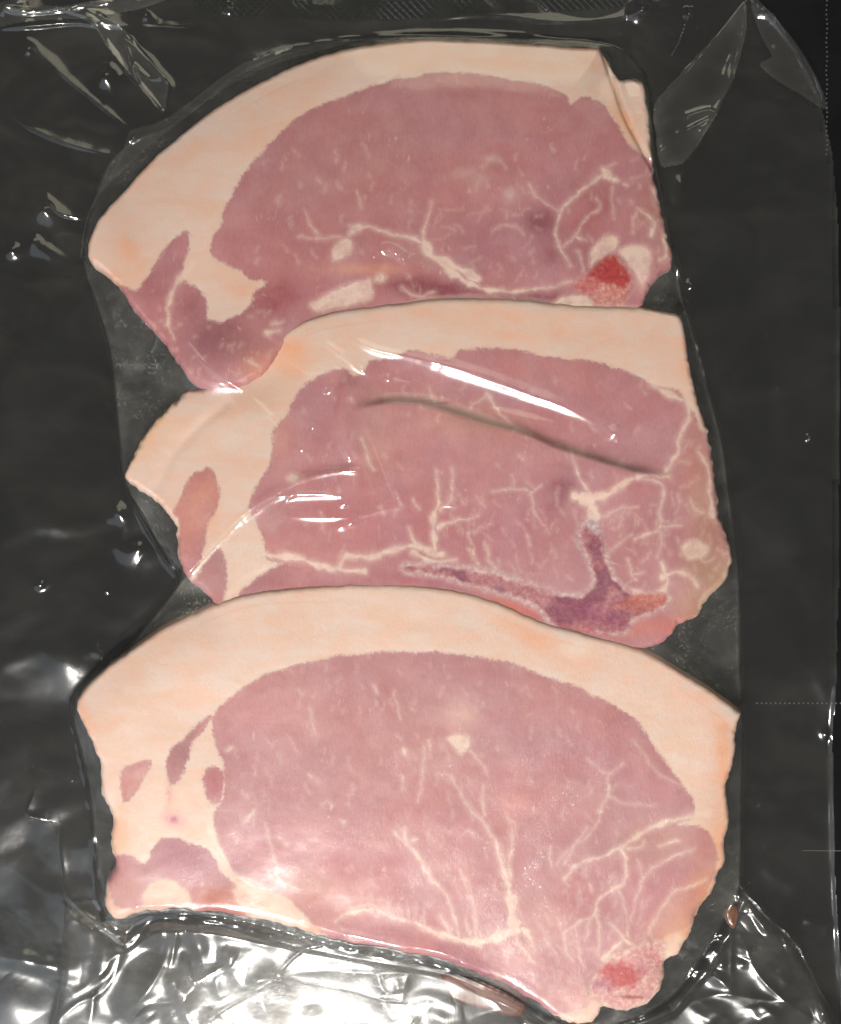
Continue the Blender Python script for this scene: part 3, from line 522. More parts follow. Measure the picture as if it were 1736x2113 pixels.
c3_tint = [((700, 1780), 220, 70, 10, (.52, .20, .23), .5, 'l'), ((1180, 1560), 120, 70, 20, (.46, .21, .25), .5, 'l'), ((1350, 1620), 60, 70, 30, (.50, .19, .20), .6, 'l'), ((1180, 1870), 60, 60, 0, (.48, .17, .19), .6, 'l'), ((1330, 1840), 60, 60, 0, (.47, .16, .19), .6, 'l'), ((600, 1480), 90, 60, 0, (.55, .23, .22), .6, 'l'), ((980, 1700), 70, 120, 10, (.54, .22, .24), .4, 'l'), ((1280, 2012), 52, 34, -10, (.52, .06, .07), .92, 'o'), ((1240, 2030), 26, 20, 0, (.52, .22, .28), .7, 'o'), ((1325, 1995), 24, 24, 0, (.60, .33, .36), .5, 'o'), ((1300, 2056), 46, 4, 2, (.40, .06, .05), .8, 'o'), ((950, 1475), 45, 32, 20, (.74, .48, .40), .75, 'l'), ((1057, 1657), 44, 26, 8, (.66, .34, .32), .8, 'l'), ((800, 1520), 300, 130, 0, (.51, .235, .225), .5, 'l'), ((1350, 1740), 120, 50, -15, (.52, .28, .24), .6, 'l'), ((1440, 1850), 40, 110, 20, (.66, .30, .17), .7, 'b'), ((1400, 1930), 60, 60, 0, (.72, .38, .23), .6, 'b'),
           ((370, 1560), 34, 70, 30, (.36, .15, .17), .9, 'l'), ((275, 1610), 50, 50, 0, (.62, .32, .28), .8, 'l'), ((441, 1618), 26, 38, 0, (.42, .085, .10), .85, 'l'), ((360, 1690), 8, 7, 0, (.20, .012, .05), 1.0, 'f'), ((357, 1690), 26, 16, 20, (.62, .22, .28), .75, 'f'), ((350, 1640), 8, 26, 0, (.62, .25, .32), .5, 'f'),
           ((475, 1858), 85, 32, 5, (.44, .11, .06), 1.0, 'b'), ((470, 1862), 26, 12, 5, (.60, .30, .24), .6, 'b'), ((340, 1862), 60, 16, 0, (.52, .26, .24), .6, 'b'), ((400, 1770), 90, 45, 10, (.42, .16, .20), .6, 'l'), ((260, 1840), 60, 50, 0, (.50, .26, .22), .6, 'b'), ((570, 1880), 40, 22, 20, ORANGE, .7, 'b'), ((640, 1915), 30, 14, 0, (.62, .26, .16), .6, 'b'), ((248, 1720), 22, 80, 0, ORANGE, .55, 'f'), ((175, 1480), 14, 60, -20, ORANGE, .5, 'f'), ((230, 1490), 60, 12, -20, ORANGE, .25, 'f'),
           ((1130, 1335), 75, 34, 35, ORANGE, .62, 'f'), ((1050, 1285), 50, 22, 20, ORANGE, .4, 'f'), ((1495, 1560), 20, 150, -4, ORANGE, .75, 'f'), ((1485, 1740), 18, 120, 0, ORANGE, .7, 'f'), ((1195, 1338), 38, 22, -15, WHITE, .8, 'f'), ((1512, 1470), 30, 26, 30, WHITE, .8, 'f'), ((1455, 1440), 16, 50, -35, ORANGE, .3, 'f'), ((800, 1300), 300, 12, -3, (.72, .47, .34), .3, 'f'),  # first white tint paints in the sheen of a bubble over the fat
           ((880, 1945), 150, 26, 14, (.46, .16, .17), .7, 'l'), ((1010, 2010), 120, 22, 28, (.30, .08, .13), .7, 'l'), ((1080, 1975), 90, 30, 14, (.55, .24, .23), .6, 'l'), ((1180, 2060), 50, 40, 0, (.70, .40, .38), .7, 'b'), ((640, 1830), 120, 40, 10, (.53, .27, .20), .4, 'l'), ((1130, 1890), 60, 60, 0, (.62, .33, .28), .5, 'l'), ((1240, 1830), 90, 60, -30, (.47, .17, .18), .5, 'l'), ((1062, 1930), 7, 30, 0, (.66, .14, .12), .8, 'f'), ((1250, 2060), 60, 26, 0, (.74, .42, .36), .6, 'b')]
def z3(X, Y, cp):
    bot = crom(cp(c3_out[48:] if len(c3_out) > 60 else W((1215, 2114), (1130, 2085), (1060, 2044), (990, 2009), (930, 1985), (820, 1962), (700, 1943), (640, 1928), (560, 1906), (450, 1886), (380, 1879), (300, 1881), (245, 1896))), 3, False)
    tl = crom(cp(W((155, 1446), (200, 1392), (260, 1346), (340, 1292), (410, 1260))), 3, False)
    return .0118 - .0012 * sm(300, 170, X) * sm(1500, 1800, Y) - .0007 * np.exp(-(pdist(X, Y, bot) / 9) ** 1.5) - .0022 * np.exp(-(pdist(X, Y, tl) / 50) ** 1.5) - .0015 * np.exp(-(pdist(X, Y, crom(cp(c3_out[18:34]), 3, False)) / 34) ** 1.5)

chops = []
chops.append(make_chop('pork_chop', 'uppermost pork chop, its lower edge tucked under the middle one, red bone at lower right', c1_out, z1, c1_lean, c1_veins, c1_isl, c1_bone, c1_tint, c1_out[:17], .0098, ((.62, .24, .22), (.66, .36, .32)), (.60, .30, .27), 100))
chops.append(make_chop('pork_chop', 'middle pork chop with buckled meat under wrinkled film and a purple forked rib bone', c2_out, z2, c2_lean, c2_veins, c2_isl, c2_bone, c2_tint, c2_out[9:22], .0108, ((.30, .09, .14), (.50, .22, .24)), (.66, .48, .46), 200))
chops.append(make_chop('pork_chop', 'lowest and largest pork chop, thick pale fat arch, branching fat veins at lower right', c3_out, z3, c3_lean, c3_veins, c3_isl, c3_bone, c3_tint, c3_out[:20], .0114, ((.68, .40, .37), (.64, .33, .33)), (.70, .48, .42), 300))

# ------------------------------------------------------------------ scraps and juice caught under the film
def blob(name, outline, z, hgt, mat, label, cat, seed):
    q = crom(lift(outline, z), 4); c = q.mean(0); n = len(q); v = []; f = []
    rings = [(1.0, 0), (.97, .5), (.85, .85), (.6, .97), (.3, 1.0)]
    for s_, h_ in rings:
        for p in q:
            x = c + (p - c) * s_; v.append(((x[0] - CX) * S, (CY - x[1]) * S, z - hgt + hgt * h_ * (1 + .08 * math.sin(x[0] * .13 + x[1] * .17 + seed))))
    v.append(((c[0] - CX) * S, (CY - c[1]) * S, z))
    for k in range(4):
        for i in range(n):
            a, b = k * n + i, k * n + (i + 1) % n; f.append((a, a + n, b + n)); f.append((a, b + n, b))
    for i in range(n): f.append((4 * n + i, len(v) - 1, 4 * n + (i + 1) % n))
    o = mesh_obj(name, np.array(v), f, mat); tag(o, label, cat); return o
def simple(name, c1, c2, scale, rough, **kw):
    t = NT(name); co = t.co(); n = t.noise(co, scale, 5, .65, .3)
    ins = {'Base Color': t.mix(t.ramp(n, .3, .7), c1 + (1,), c2 + (1,)), 'Roughness': rough}; ins.update(kw)
    t.surf(t.n('ShaderNodeBsdfPrincipled', ins).outputs[0]); return t.m
SCRAP = simple('scrap_meat', (.08, .024, .016), (.19, .07, .045), 260, .5)
blob('meat_scrap', M((985, 800), (1100, 810), (1280, 860), (1420, 930), (1500, 1000), (1440, 1060), (1300, 1020), (1150, 985), (1080, 960), (1010, 890)), .0015, .0007, SCRAP, 'brown meat scrap poking out under the lower edge of the lowest chop', 'meat scrap', 1)
JUICE = simple('dried_juice', (.09, .025, .012), (.20, .08, .04), 500, .25)
blob('juice_drop', N((760, 1400), (800, 1380), (832, 1380), (836, 1450), (815, 1525), (780, 1500), (760, 1450)), .0016, .0012, JUICE, 'small brown juice drop in the bag corner right of the lowest chop', 'juice drop', 2)

# ------------------------------------------------------------------ the vacuum bag
g = Grid(-90, -90, 1830, 2200, 2.6); X, Y = g.X, g.Y
Zc = np.full(g.shape, -1.0); dch = np.full(g.shape, -400.0)
for gg, d, z, r in chops:
    dd = gg.sample(d, X, Y, -400.0); zz = gg.sample(z, X, Y, -1.0)
    dch = np.maximum(dch, dd); Zc = np.maximum(Zc, np.where(dd > -1.5, zz, -1))
ZC = .0145
tight = lift(W((170, 540), (188, 415), (222, 330), (270, 287), (330, 255), (400, 205), (500, 140), (600, 98), (760, 72), (880, 66), (1120, 74), (1250, 84), (1300, 105), (1338, 160), (1350, 260), (1362, 360), (1400, 560), (1430, 680), (1462, 790),
                (1490, 900), (1512, 1050), (1528, 1200), (1532, 1400), (1533, 1600), (1530, 1830), (1500, 1900), (1440, 2000), (1380, 2070), (1300, 2110), (1220, 2130), (1130, 2096), (1050, 2050), (930, 1993), (820, 1970), (640, 1936), (450, 1894), (300, 1890), (262, 1940), (215, 1900), (195, 1760), (176, 1600), (150, 1452), (235, 1365), (370, 1200), (340, 1150), (262, 1010), (245, 940),
                (225, 740), (200, 640)), .004)
tight = crom(tight, 3)
dt = sdf(g, tight, 300, -300.0)
# taut membrane over the meat, solved coarse then refined
cg = Grid(-90, -90, 1830, 2200, 7.8)
ob = cg.X * 0 - 1
for gg, d, z, r in chops:
    dd = gg.sample(d, cg.X, cg.Y, -400.0); ob = np.maximum(ob, np.where(dd > 2, gg.sample(z, cg.X, cg.Y, -1.0), -1))
ob += .0004
fixed = g.sample(dt, cg.X, cg.Y, -300.0) < 0
h = np.where(fixed, .0006, np.maximum(ob, .006))
for it in range(700):
    a = .25 * (np.roll(h, 1, 0) + np.roll(h, -1, 0) + np.roll(h, 1, 1) + np.roll(h, -1, 1))
    h = np.where(fixed, .0006, np.maximum(a * .998 if it > 20 else a, ob))
mem = cg.sample(h, X, Y, .0006)
mem = blur(mem, 1.6)
dark = dt > 0
film = np.maximum(mem, Zc + .00035)
film = blur(film, 1.5)
film = np.maximum(film, Zc + .00016)
flat = 1 - sm(-6, 8, dt)
onmeat = sm(-2, 6, dch)

def ridge(pts, z, amp, wd, taper=True, kind='ridge', add=None):
    q = crom(lift(pts, z), 4, False)
    bj, bi = g.box(q, wd * 5 + 6)
    x, y = X[bj, bi], Y[bj, bi]
    x = x + vnoise(x, y, 60, int(amp * 1e6) % 97, 2) * 3
    best = np.full(x.shape, 1e9); tt = np.zeros(x.shape); sg = np.zeros(x.shape); n = len(q) - 1
    for i in range(n):
        dx, dy = q[i + 1] - q[i]; l2 = dx * dx + dy * dy + 1e-9
        tc = np.clip(((x - q[i][0]) * dx + (y - q[i][1]) * dy) / l2, 0, 1)
        ex, ey = x - q[i][0] - tc * dx, y - q[i][1] - tc * dy; d = np.hypot(ex, ey); m = d < best
        best[m] = d[m]; tt[m] = ((i + tc) / n)[m]; sg[m] = np.sign(dx * ey - dy * ex)[m]
    env = np.sin(np.pi * np.clip(tt, 0.02, .98)) ** .45 if taper else 1.0
    if kind == 'ridge': f = np.exp(-np.sqrt((best / wd) ** 2 + .08) + .28)
    elif kind == 'round': f = np.exp(-(best / wd) ** 2)
    else: f = np.where(sg < 0, np.exp(-(best / wd)), np.exp(-(best / (wd * .18)) ** 2))      # one steep side
    env = env * (.85 + .15 * np.sin(tt * 8 + amp * 9000))
    tgt = film if add is None else add
    tgt[bj, bi] += amp * env * f

# edges of the tight pocket: where the two films part
def sub(a, b): return W(*a) if False else a
for pts, amp, wd in (
    (W((1242, 90), (1262, 150), (1290, 240), (1345, 350), (1380, 480), (1410, 590), (1432, 690), (1462, 800), (1488, 890), (1512, 1040), (1528, 1200), (1532, 1400), (1534, 1600), (1530, 1840)), .0010, 5),
    (W((176, 545), (200, 640), (226, 745), (235, 850), (246, 945), (262, 1010), (300, 1090), (345, 1165), (372, 1200)), .0009, 4),
    (W((235, 1368), (300, 1290), (372, 1205), (450, 1120), (520, 1052), (585, 1010), (640, 985), (700, 974), (745, 972)), .0012, 5),
    (W((150, 1450), (172, 1560), (190, 1700), (205, 1850)), .0008, 4),
    (W((272, 287), (222, 340), (190, 410), (172, 530)), .0007, 4), (W((272, 287), (340, 262), (420, 205), (500, 142), (600, 104), (760, 78)), .0008, 4)):
    ridge(pts, .004, amp * .9, wd * 1.2, False)
# wrinkles pulled tight over the meat
MW = [
    (K((250, 80), (430, 180), (620, 165)), .0007, 7), (K((620, 165), (560, 250), (500, 310)), .0011, 8), (K((540, 20), (640, 90), (720, 170), (900, 230), (1080, 270)), .0007, 7), (K((700, 0), (830, 45), (1000, 80), (1250, 140), (1500, 200), (1736, 290)), .0007, 9),
    (D((60, 345), (300, 410), (480, 470), (640, 530), (770, 600), (880, 680)), .0013, 16), (D((280, 520), (480, 570), (640, 610), (820, 652)), .0009, 12),
    (K((0, 290), (100, 380), (230, 510), (235, 590), (160, 720)), .0006, 5), (K((380, 450), (440, 530), (370, 680)), .0005, 7), (K((570, 440), (600, 560), (650, 690), (670, 740)), .0007, 8),
    (K((0, 1110), (120, 1010), (240, 950), (400, 935), (560, 940), (640, 965)), .0009, 7), (K((640, 965), (800, 910), (950, 850), (1180, 815)), .0005, 7), (K((270, 1070), (480, 1080), (700, 1070), (880, 1030), (1080, 985)), .0007, 6), (K((590, 1005), (680, 1000)), .0006, 5), (K((580, 1150), (730, 1105)), .0006, 6),
    (I((1050, 590), (1120, 545), (1200, 570), (1270, 640), (1275, 780)), .0011, 9), (I((1380, 640), (1350, 710), (1325, 780)), .0007, 4), (I((1290, 580), (1310, 610)), .0006, 4), (I((275, 820), (310, 900), (330, 975), (320, 1040), (270, 1090)), .0007, 4), (I((340, 830), (380, 870), (370, 940)), .0009, 7), (I((190, 1050), (230, 1080)), .0007, 6),
    (I((-100, 1100), (0, 1220), (120, 1330), (240, 1406)), .0007, 4), (I((140, 520), (210, 370)), .0003, 3), (K((880, 690), (910, 620)), .0003, 3), (I((950, 1100), (1050, 1150), (1200, 1195)), .0006, 6), (I((740, 1090), (850, 1190), (1000, 1280)), .0006, 6),
    (M((130, 450), (250, 500), (450, 540), (650, 585), (750, 605), (950, 640), (1080, 690), (1150, 760)), .0010, 10), (M((100, 540), (400, 600), (700, 630), (900, 740), (1150, 830)), .0010, 7), (M((350, 490), (390, 560), (410, 620)), .0004, 4), (M((1120, 690), (1160, 760), (1200, 810)), .0004, 4),
    (G((560, 510), (700, 505), (840, 535), (1000, 575)), .0009, 6), (E((330, 400), (370, 540), (420, 700), (460, 880)), .0005, 5), (N((780, 250), (760, 600), (740, 900), (690, 1130)), .0003, 4), (W((1060, 1272), (1200, 1302), (1340, 1345)), .0003, 4)]
for pts, amp, wd in MW: ridge(pts, .0115, amp * (1.05 if wd < 8 else 1.45), wd * (1.25 if wd < 8 else 1.15))
rw = random.Random(77)
for k_ in range(70):          # fine creases where the film clings
    x0, y0, an = ((rw.uniform(300, 1300), rw.uniform(130, 640), -20) if k_ % 3 == 0 else (rw.uniform(400, 1420), rw.uniform(680, 1180), 10) if k_ % 3 == 1 else (rw.uniform(260, 620), rw.uniform(560, 1180), -45))
    an = math.radians(an + rw.uniform(-25, 25)); ln = rw.uniform(18, 75)
    ridge([(x0, y0), (x0 + ln * .5 * math.cos(an), y0 + ln * .5 * math.sin(an) + rw.uniform(-5, 5)), (x0 + ln * math.cos(an), y0 + ln * math.sin(an))], .0125, rw.uniform(.00010, .00030), rw.uniform(2.6, 4.2))
# folds and creases of the loose film on the hob
FL = [
    (P((0, 40), (150, 120), (420, 110), (700, 60), (1000, 10)), .0022, 12, 'edge'), (P((0, 250), (300, 230), (640, 200), (820, 220)), .0018, 14, 'edge'), (P((820, 200), (1000, 230), (1250, 210), (1700, 230)), .0012, 12, 'edge'),
    (B((0, 90), (300, 70), (600, 90), (900, 60), (1150, 0)), .0016, 16, 'edge'), (B((1140, 0), (1110, 60), (1060, 200), (980, 330)), .0014, 10, 'edge'), (B((1340, 10), (1300, 250), (1240, 430), (1110, 660)), .0020, 8, 'edge'), (B((1400, 30), (1470, 110), (1570, 260), (1630, 380)), .0020, 10, 'edge'),
    (A((0, 420), (120, 520), (300, 600), (470, 640)), .0016, 14, 'edge'), (A((200, 700), (190, 800), (250, 880), (340, 900)), .0016, 10, 'edge'), (A((40, 1310), (60, 1230), (140, 1190), (260, 1160), (340, 1120)), .0008, 22, 'round'), (A((60, 1400), (160, 1400), (300, 1330), (400, 1290)), .0006, 24, 'round'), (Cc((0, 480), (150, 470), (260, 420), (440, 330)), .0010, 30, 'round'),
    (E((130, 660), (150, 760), (120, 860), (200, 890)), .0012, 10, 'edge'), (G((250, 200), (260, 300), (270, 420), (290, 500)), .0010, 8, 'edge'), (Cc((0, 1060), (150, 990), (330, 1010), (480, 960)), .0012, 16, 'round'), (E((0, 250), (120, 200), (250, 60)), .0010, 14, 'round'),
    (D((1560, 0), (1530, 400), (1550, 900), (1530, 1400)), .0010, 20, 'round'), (D((1480, 300), (1500, 800), (1480, 1300)), .0008, 16, 'round'), (F((1600, 180), (1660, 330), (1736, 470)), .0010, 16, 'round'), (H((1420, 330), (1500, 400), (1600, 440)), .0012, 14, 'round'), (H((1580, 560), (1700, 600)), .0010, 9, 'round'),
    (P((0, 150), (100, 70), (210, 0)), .0020, 7, 'ridge'), (P((200, 300), (350, 460), (550, 650), (800, 860), (1130, 1130)), .0019, 9, 'edge'), (P((370, -20), (560, 90), (800, 190), (900, 360), (1080, 600), (1190, 740), (1390, 980)), .0018, 8, 'edge'),
    (P((540, 0), (900, 160), (1130, 310), (1170, 380), (1340, 590), (1460, 720), (1470, 850), (1430, 1020)), .0016, 5, 'ridge'), (P((1080, 340), (1120, 480), (1140, 600), (1190, 740)), .0010, 5, 'ridge'), (P((850, 650), (940, 710), (1010, 760)), .0012, 22, 'round'),
    (P((700, 200), (1000, 150), (1250, 110), (1400, 180)), .0010, 14, 'round'), (A((190, 710), (290, 660), (480, 660)), .0011, 12, 'round'), (A((60, 880), (200, 885), (330, 900)), .0016, 16, 'round'), (A((210, 970), (270, 950), (350, 965)), .0010, 8, 'ridge'), (A((0, 1060), (150, 1020), (220, 1050), (330, 1130)), .0016, 12, 'round'),
    (Cc((360, 0), (420, 130), (480, 300)), .0008, 7, 'ridge'), (Cc((400, 0), (460, 130), (510, 330)), .0012, 7, 'ridge'), (Cc((440, 300), (560, 330), (690, 350)), .0006, 8, 'round'), (Cc((450, 900), (510, 980), (500, 1080), (590, 1130)), .0020, 15, 'round'), (Cc((380, 830), (480, 940)), .001, 14, 'round'),
    (Cc((520, 850), (600, 900), (720, 980), (735, 1100)), .0009, 6, 'ridge'), (Cc((540, 880), (620, 1000), (690, 1080), (740, 1180)), .0010, 7, 'ridge'), (Cc((700, 1000), (700, 1090)), .0008, 6, 'ridge'),
    (E((390, 320), (415, 250), (435, 190)), .0020, 8, 'ridge'), (E((0, 640), (110, 560), (150, 480)), .0007, 20, 'round'),
    (O((-60, 540), (0, 565), (150, 590), (300, 625), (400, 650), (520, 660)), .0026, 15, 'round'), (O((0, 720), (60, 800), (160, 990)), .0014, 30, 'round'),
    (B((860, 80), (910, 60), (960, 20)), .0016, 10, 'round'), (B((1100, 20), (1110, 80)), .0014, 8, 'round'), (B((1380, 0), (1480, 150), (1560, 250), (1640, 380), (1670, 500), (1700, 700), (1712, 1000), (1700, 1400)), .0012, 8, 'round'),
    (B((1480, 50), (1440, 100)), .0012, 4, 'ridge'), (B((1590, 770), (1550, 880)), .0010, 6, 'ridge'), (B((1330, 40), (1270, 300), (1240, 420), (1110, 660)), .0010, 5, 'ridge'), (D((1590, 650), (1640, 640)), .0012, 6, 'round'), (D((1050, 560), (1160, 800)), .0002, 8, 'ridge'), (D((1670, 100), (1640, 400), (1690, 800)), .0005, 14, 'round'),
    (B((1110, 1170), (1120, 1200)), .0014, 7, 'round'), (F((1380, 0), (1350, 500), (1345, 900)), .0006, 14, 'round'), (B((1060, 760), (1110, 750)), .0008, 10, 'round'), (Cc((150, 1250), (190, 1240)), .0009, 6, 'round'), (Cc((430, 1270), (450, 1270)), .0006, 4, 'round'),
    (A((60, 1400), (200, 1330), (340, 1180)), .0012, 30, 'round'), (W((60, 130), (70, 250), (40, 380)), .0008, 25, 'round')]
for pts, amp, wd, kd in FL: ridge(pts, 0.001, amp * .7, wd * 1.5, True, kd)
# the crumpled tail and the lower corner flap
TL = [
    (O((435, 240), (600, 370), (790, 480)), .0018, 5, 'edge'), (O((970, 300), (880, 390), (790, 485)), .0016, 5, 'ridge'), (O((640, 380), (720, 420), (790, 480)), .0010, 4, 'ridge'), (O((1010, 310), (1010, 440), (985, 560)), .0016, 7, 'ridge'), (O((1085, 310), (1050, 470), (1010, 600), (930, 760), (850, 860), (700, 990)), .0022, 8, 'ridge'), (O((1120, 300), (1090, 470), (1060, 640)), .0016, 6, 'ridge'),
    (O((1150, 340), (1190, 390), (1230, 540), (1290, 690)), .0020, 9, 'ridge'), (O((1220, 340), (1280, 460), (1300, 600)), .0016, 9, 'round'), (O((1370, 520), (1460, 585)), .0018, 10, 'round'), (O((1430, 620), (1500, 740), (1620, 700), (1720, 680)), .0018, 9, 'ridge'), (O((1230, 710), (1350, 640), (1460, 590)), .0014, 6, 'ridge'),
    (O((1230, 710), (1140, 830), (1150, 930), (1190, 1000)), .0024, 9, 'ridge'), (O((1060, 700), (1100, 740), (1130, 820)), .0016, 9, 'round'), (O((1140, 830), (1030, 850), (900, 870), (780, 990)), .0016, 7, 'ridge'), (O((1600, 780), (1640, 900), (1700, 1010)), .0022, 10, 'ridge'), (O((1250, 990), (1380, 900), (1560, 790), (1736, 680)), .0015, 7, 'edge'), (O((1140, 560), (1180, 690), (1230, 710)), .0014, 7, 'round'),
    (O((430, 300), (390, 600), (370, 900), (350, 1020)), .0010, 5, 'ridge'), (O((430, 830), (560, 740), (660, 650), (720, 560), (980, 430)), .0020, 8, 'ridge'), (O((440, 330), (500, 390), (600, 410)), .0018, 9, 'round'), (O((640, 440), (640, 560), (600, 700)), .0018, 9, 'round'), (O((330, 990), (480, 860), (620, 800), (710, 690), (770, 500)), .0014, 6, 'ridge'), (O((560, 990), (590, 820), (660, 720)), .0012, 6, 'ridge'), (O((540, 400), (550, 560)), .0012, 12, 'round'), (O((1350, 640), (1340, 760), (1370, 830)), .0012, 8, 'ridge'),
    (O((1280, 960), (1330, 900)), .0016, 10, 'round'), (O((1050, 890), (1080, 1000)), .0014, 10, 'round'), (O((850, 990), (980, 900)), .001, 6, 'ridge'), (O((300, 740), (420, 760)), .0012, 7, 'round'),
    (M((0, 760), (120, 640), (290, 590)), .0012, 6, 'edge'), (M((0, 790), (200, 850), (420, 890), (600, 940), (760, 960)), .0014, 6, 'edge'), (M((0, 780), (250, 760), (500, 770), (780, 770), (1000, 790)), .0008, 5, 'ridge'), (M((580, 760), (610, 850), (640, 900)), .0014, 7, 'ridge'), (M((700, 800), (720, 900)), .0018, 9, 'ridge'), (M((780, 770), (740, 950)), .0010, 5, 'ridge'), (M((600, 930), (700, 1080)), .0014, 8, 'ridge'), (M((180, 980), (190, 1050)), .0022, 10, 'round'),
    (M((760, 960), (900, 920), (1060, 980), (1090, 940)), .0012, 8, 'round'), (M((800, 1080), (830, 1101)), .0014, 8, 'round'), (M((1300, 930), (1450, 1020), (1540, 1101)), .0020, 7, 'edge'), (M((1250, 900), (1400, 1040), (1480, 1110)), .0012, 6, 'ridge'), (M((1150, 1060), (1320, 1010), (1400, 1060)), .0010, 8, 'ridge'), (M((900, 1000), (1000, 1060), (1130, 1040)), .0014, 12, 'round'),
    (N((800, 1300), (800, 1500), (790, 1700), (785, 1900)), .0012, 5, 'ridge'), (N((850, 1250), (920, 1340), (1010, 1440), (1170, 1580), (1260, 1720), (1370, 1950), (1480, 2130)), .0024, 6, 'edge'), (N((850, 1560), (880, 1640), (930, 1760), (1010, 1860), (1180, 2000), (1370, 2125)), .0018, 7, 'ridge'), (N((860, 1500), (930, 1440), (960, 1400), (890, 1380)), .0020, 12, 'round'),
    (N((950, 1510), (1000, 1480)), .0022, 16, 'round'), (N((930, 1620), (1000, 1650), (1110, 1610)), .0016, 12, 'round'), (N((1110, 1600), (1170, 1580)), .0016, 9, 'round'), (N((500, 1980), (640, 1930), (770, 1915), (1000, 1940), (1370, 1960)), .0013, 6, 'ridge'), (N((650, 1780), (780, 1890)), .0016, 7, 'ridge'), (N((690, 1800), (790, 1860)), .0010, 5, 'ridge'), (N((650, 1640), (700, 1680), (720, 1760)), .0018, 11, 'round'),
    (N((640, 1520), (680, 1600)), .0014, 10, 'round'), (N((720, 1480), (730, 1580)), .0016, 12, 'round'), (N((570, 1720), (640, 1790), (760, 1880)), .0012, 8, 'round'), (N((540, 1780), (560, 1790)), .0014, 12, 'round'), (N((500, 1980), (620, 2060), (700, 2120)), .0020, 12, 'ridge'), (N((600, 1960), (720, 2040), (800, 2120)), .0018, 9, 'ridge'), (N((910, 1970), (940, 2060), (1040, 2130)), .0020, 12, 'ridge'), (N((940, 1960), (1040, 2030), (1080, 2130)), .0014, 9, 'ridge'),
    (N((1280, 2030), (1340, 2010), (1390, 2040)), .0020, 12, 'round'), (N((1050, 1760), (1150, 1850), (1300, 1950)), .0010, 9, 'ridge'), (N((980, 1720), (1100, 1800), (1250, 1860)), .0008, 9, 'ridge'), (N((820, 1300), (860, 1340)), .0014, 6, 'round'), (N((900, 1620), (880, 1700)), .0014, 12, 'round'), (N((820, 1730), (900, 1740)), .0010, 7, 'round')]
tailpoly = W((135, 1862), (215, 1895), (262, 1942), (330, 1893), (450, 1893), (640, 1936), (820, 1972), (930, 1995), (1060, 2055), (1130, 2100), (1220, 2135), (1380, 2075), (1450, 1990), (1500, 1900), (1530, 1826), (1580, 1886), (1634, 1936), (1665, 1983), (1700, 2060), (1740, 2150), (1740, 2250), (60, 2250), (110, 2110), (128, 2000))
dtail = sdf(g, np.array(tailpoly), 60, -60.0); tail = sm(-6, 14, dtail)
film += .0016 * np.maximum(sm(-4, 22, dtail), np.exp(-np.clip(-dt, 0, 400) / 40) * np.exp(np.clip(dtail, -60, 0) / 14) * (dtail > -59))
film += .135 * S * np.clip(2105 - Y, 0, 170) * np.exp(-(((X - 800) / 330) ** 4)) * sm(-30, 10, dtail)
for pts, amp, wd, kd in TL: ridge(pts, 0.003, amp * .50, wd * (1.25 if wd < 8 else 1.6), True, kd)
# crumple: many shallow straight folds
rs = np.random.RandomState(5)
crum = np.zeros(g.shape)
wx = X + vnoise(X, Y, 140, 41, 2) * 40; wy = Y + vnoise(X, Y, 130, 42, 2) * 40
for k in range(6):
    a = rs.rand() * np.pi; p = rs.uniform(120, 300); o_ = rs.rand()
    ph = (wx * math.cos(a) + wy * math.sin(a)) / p + o_ + vnoise(X, Y, 260, 50 + k, 1) * .5
    crum += np.abs((ph % 1.0) - .5) * p * rs.uniform(.5, 1) * sm(-.1, .5, vnoise(X, Y, 170, 60 + k, 1))
crum = crum / 100.0
smoothpatch = np.exp(-(((X - 790) / 230) ** 2 + ((Y - 2030) / 100) ** 2))
film += blur(crum, 1.3) * tail * .0012 * (1 - .85 * smoothpatch) * sm(-2, 30, -dt)
film += blur(crum, 2) * .00045 * flat * (1 - tail)
film += flat * (.0004 + vnoise(X, Y, 230, 71, 2) * .0022 + vnoise(X, Y, 60, 72, 2) * .00012)
film += tail * vnoise(X, Y, 70, 73, 2) * .00030
fringe = (1 - onmeat) * sm(0, 8, dt)
film += fringe * (vnoise(X, Y, 9, 74, 2) * .00004 + vnoise(X, Y, 34, 75, 2) * .0002)
film += onmeat * vnoise(X, Y, 90, 76, 2) * .00012
LAMP = np.array((-0.111, -0.530, 0.8))
def bulge(px, py, wd, k=1.04, z=.002):
    """a soft bubble of loose film, steep enough on its lower flank to catch the lamp"""
    px, py = lift([(px, py)], z)[0]; p = np.array(((px - CX) * S, (CY - py) * S, z)); v = np.array((0, 0, HC)) - p; l = LAMP - p
    hv_ = v / np.linalg.norm(v) + l / np.linalg.norm(l); gx_, gy_ = -hv_[0] / hv_[2], -hv_[1] / hv_[2]; gg_ = math.hypot(gx_, gy_)
    hh = gg_ * k * wd * S / .858; cx, cy = px + .707 * wd * gx_ / gg_, py - .707 * wd * gy_ / gg_
    bj, bi = g.box([(cx, cy)], wd * 3); x, y = X[bj, bi] - cx, Y[bj, bi] - cy
    x = x + vnoise(X[bj, bi], Y[bj, bi], wd * .8, int(px), 2) * wd * .12
    film[bj, bi] += hh * np.exp(-(x * x + y * y * 1.0) / wd ** 2)
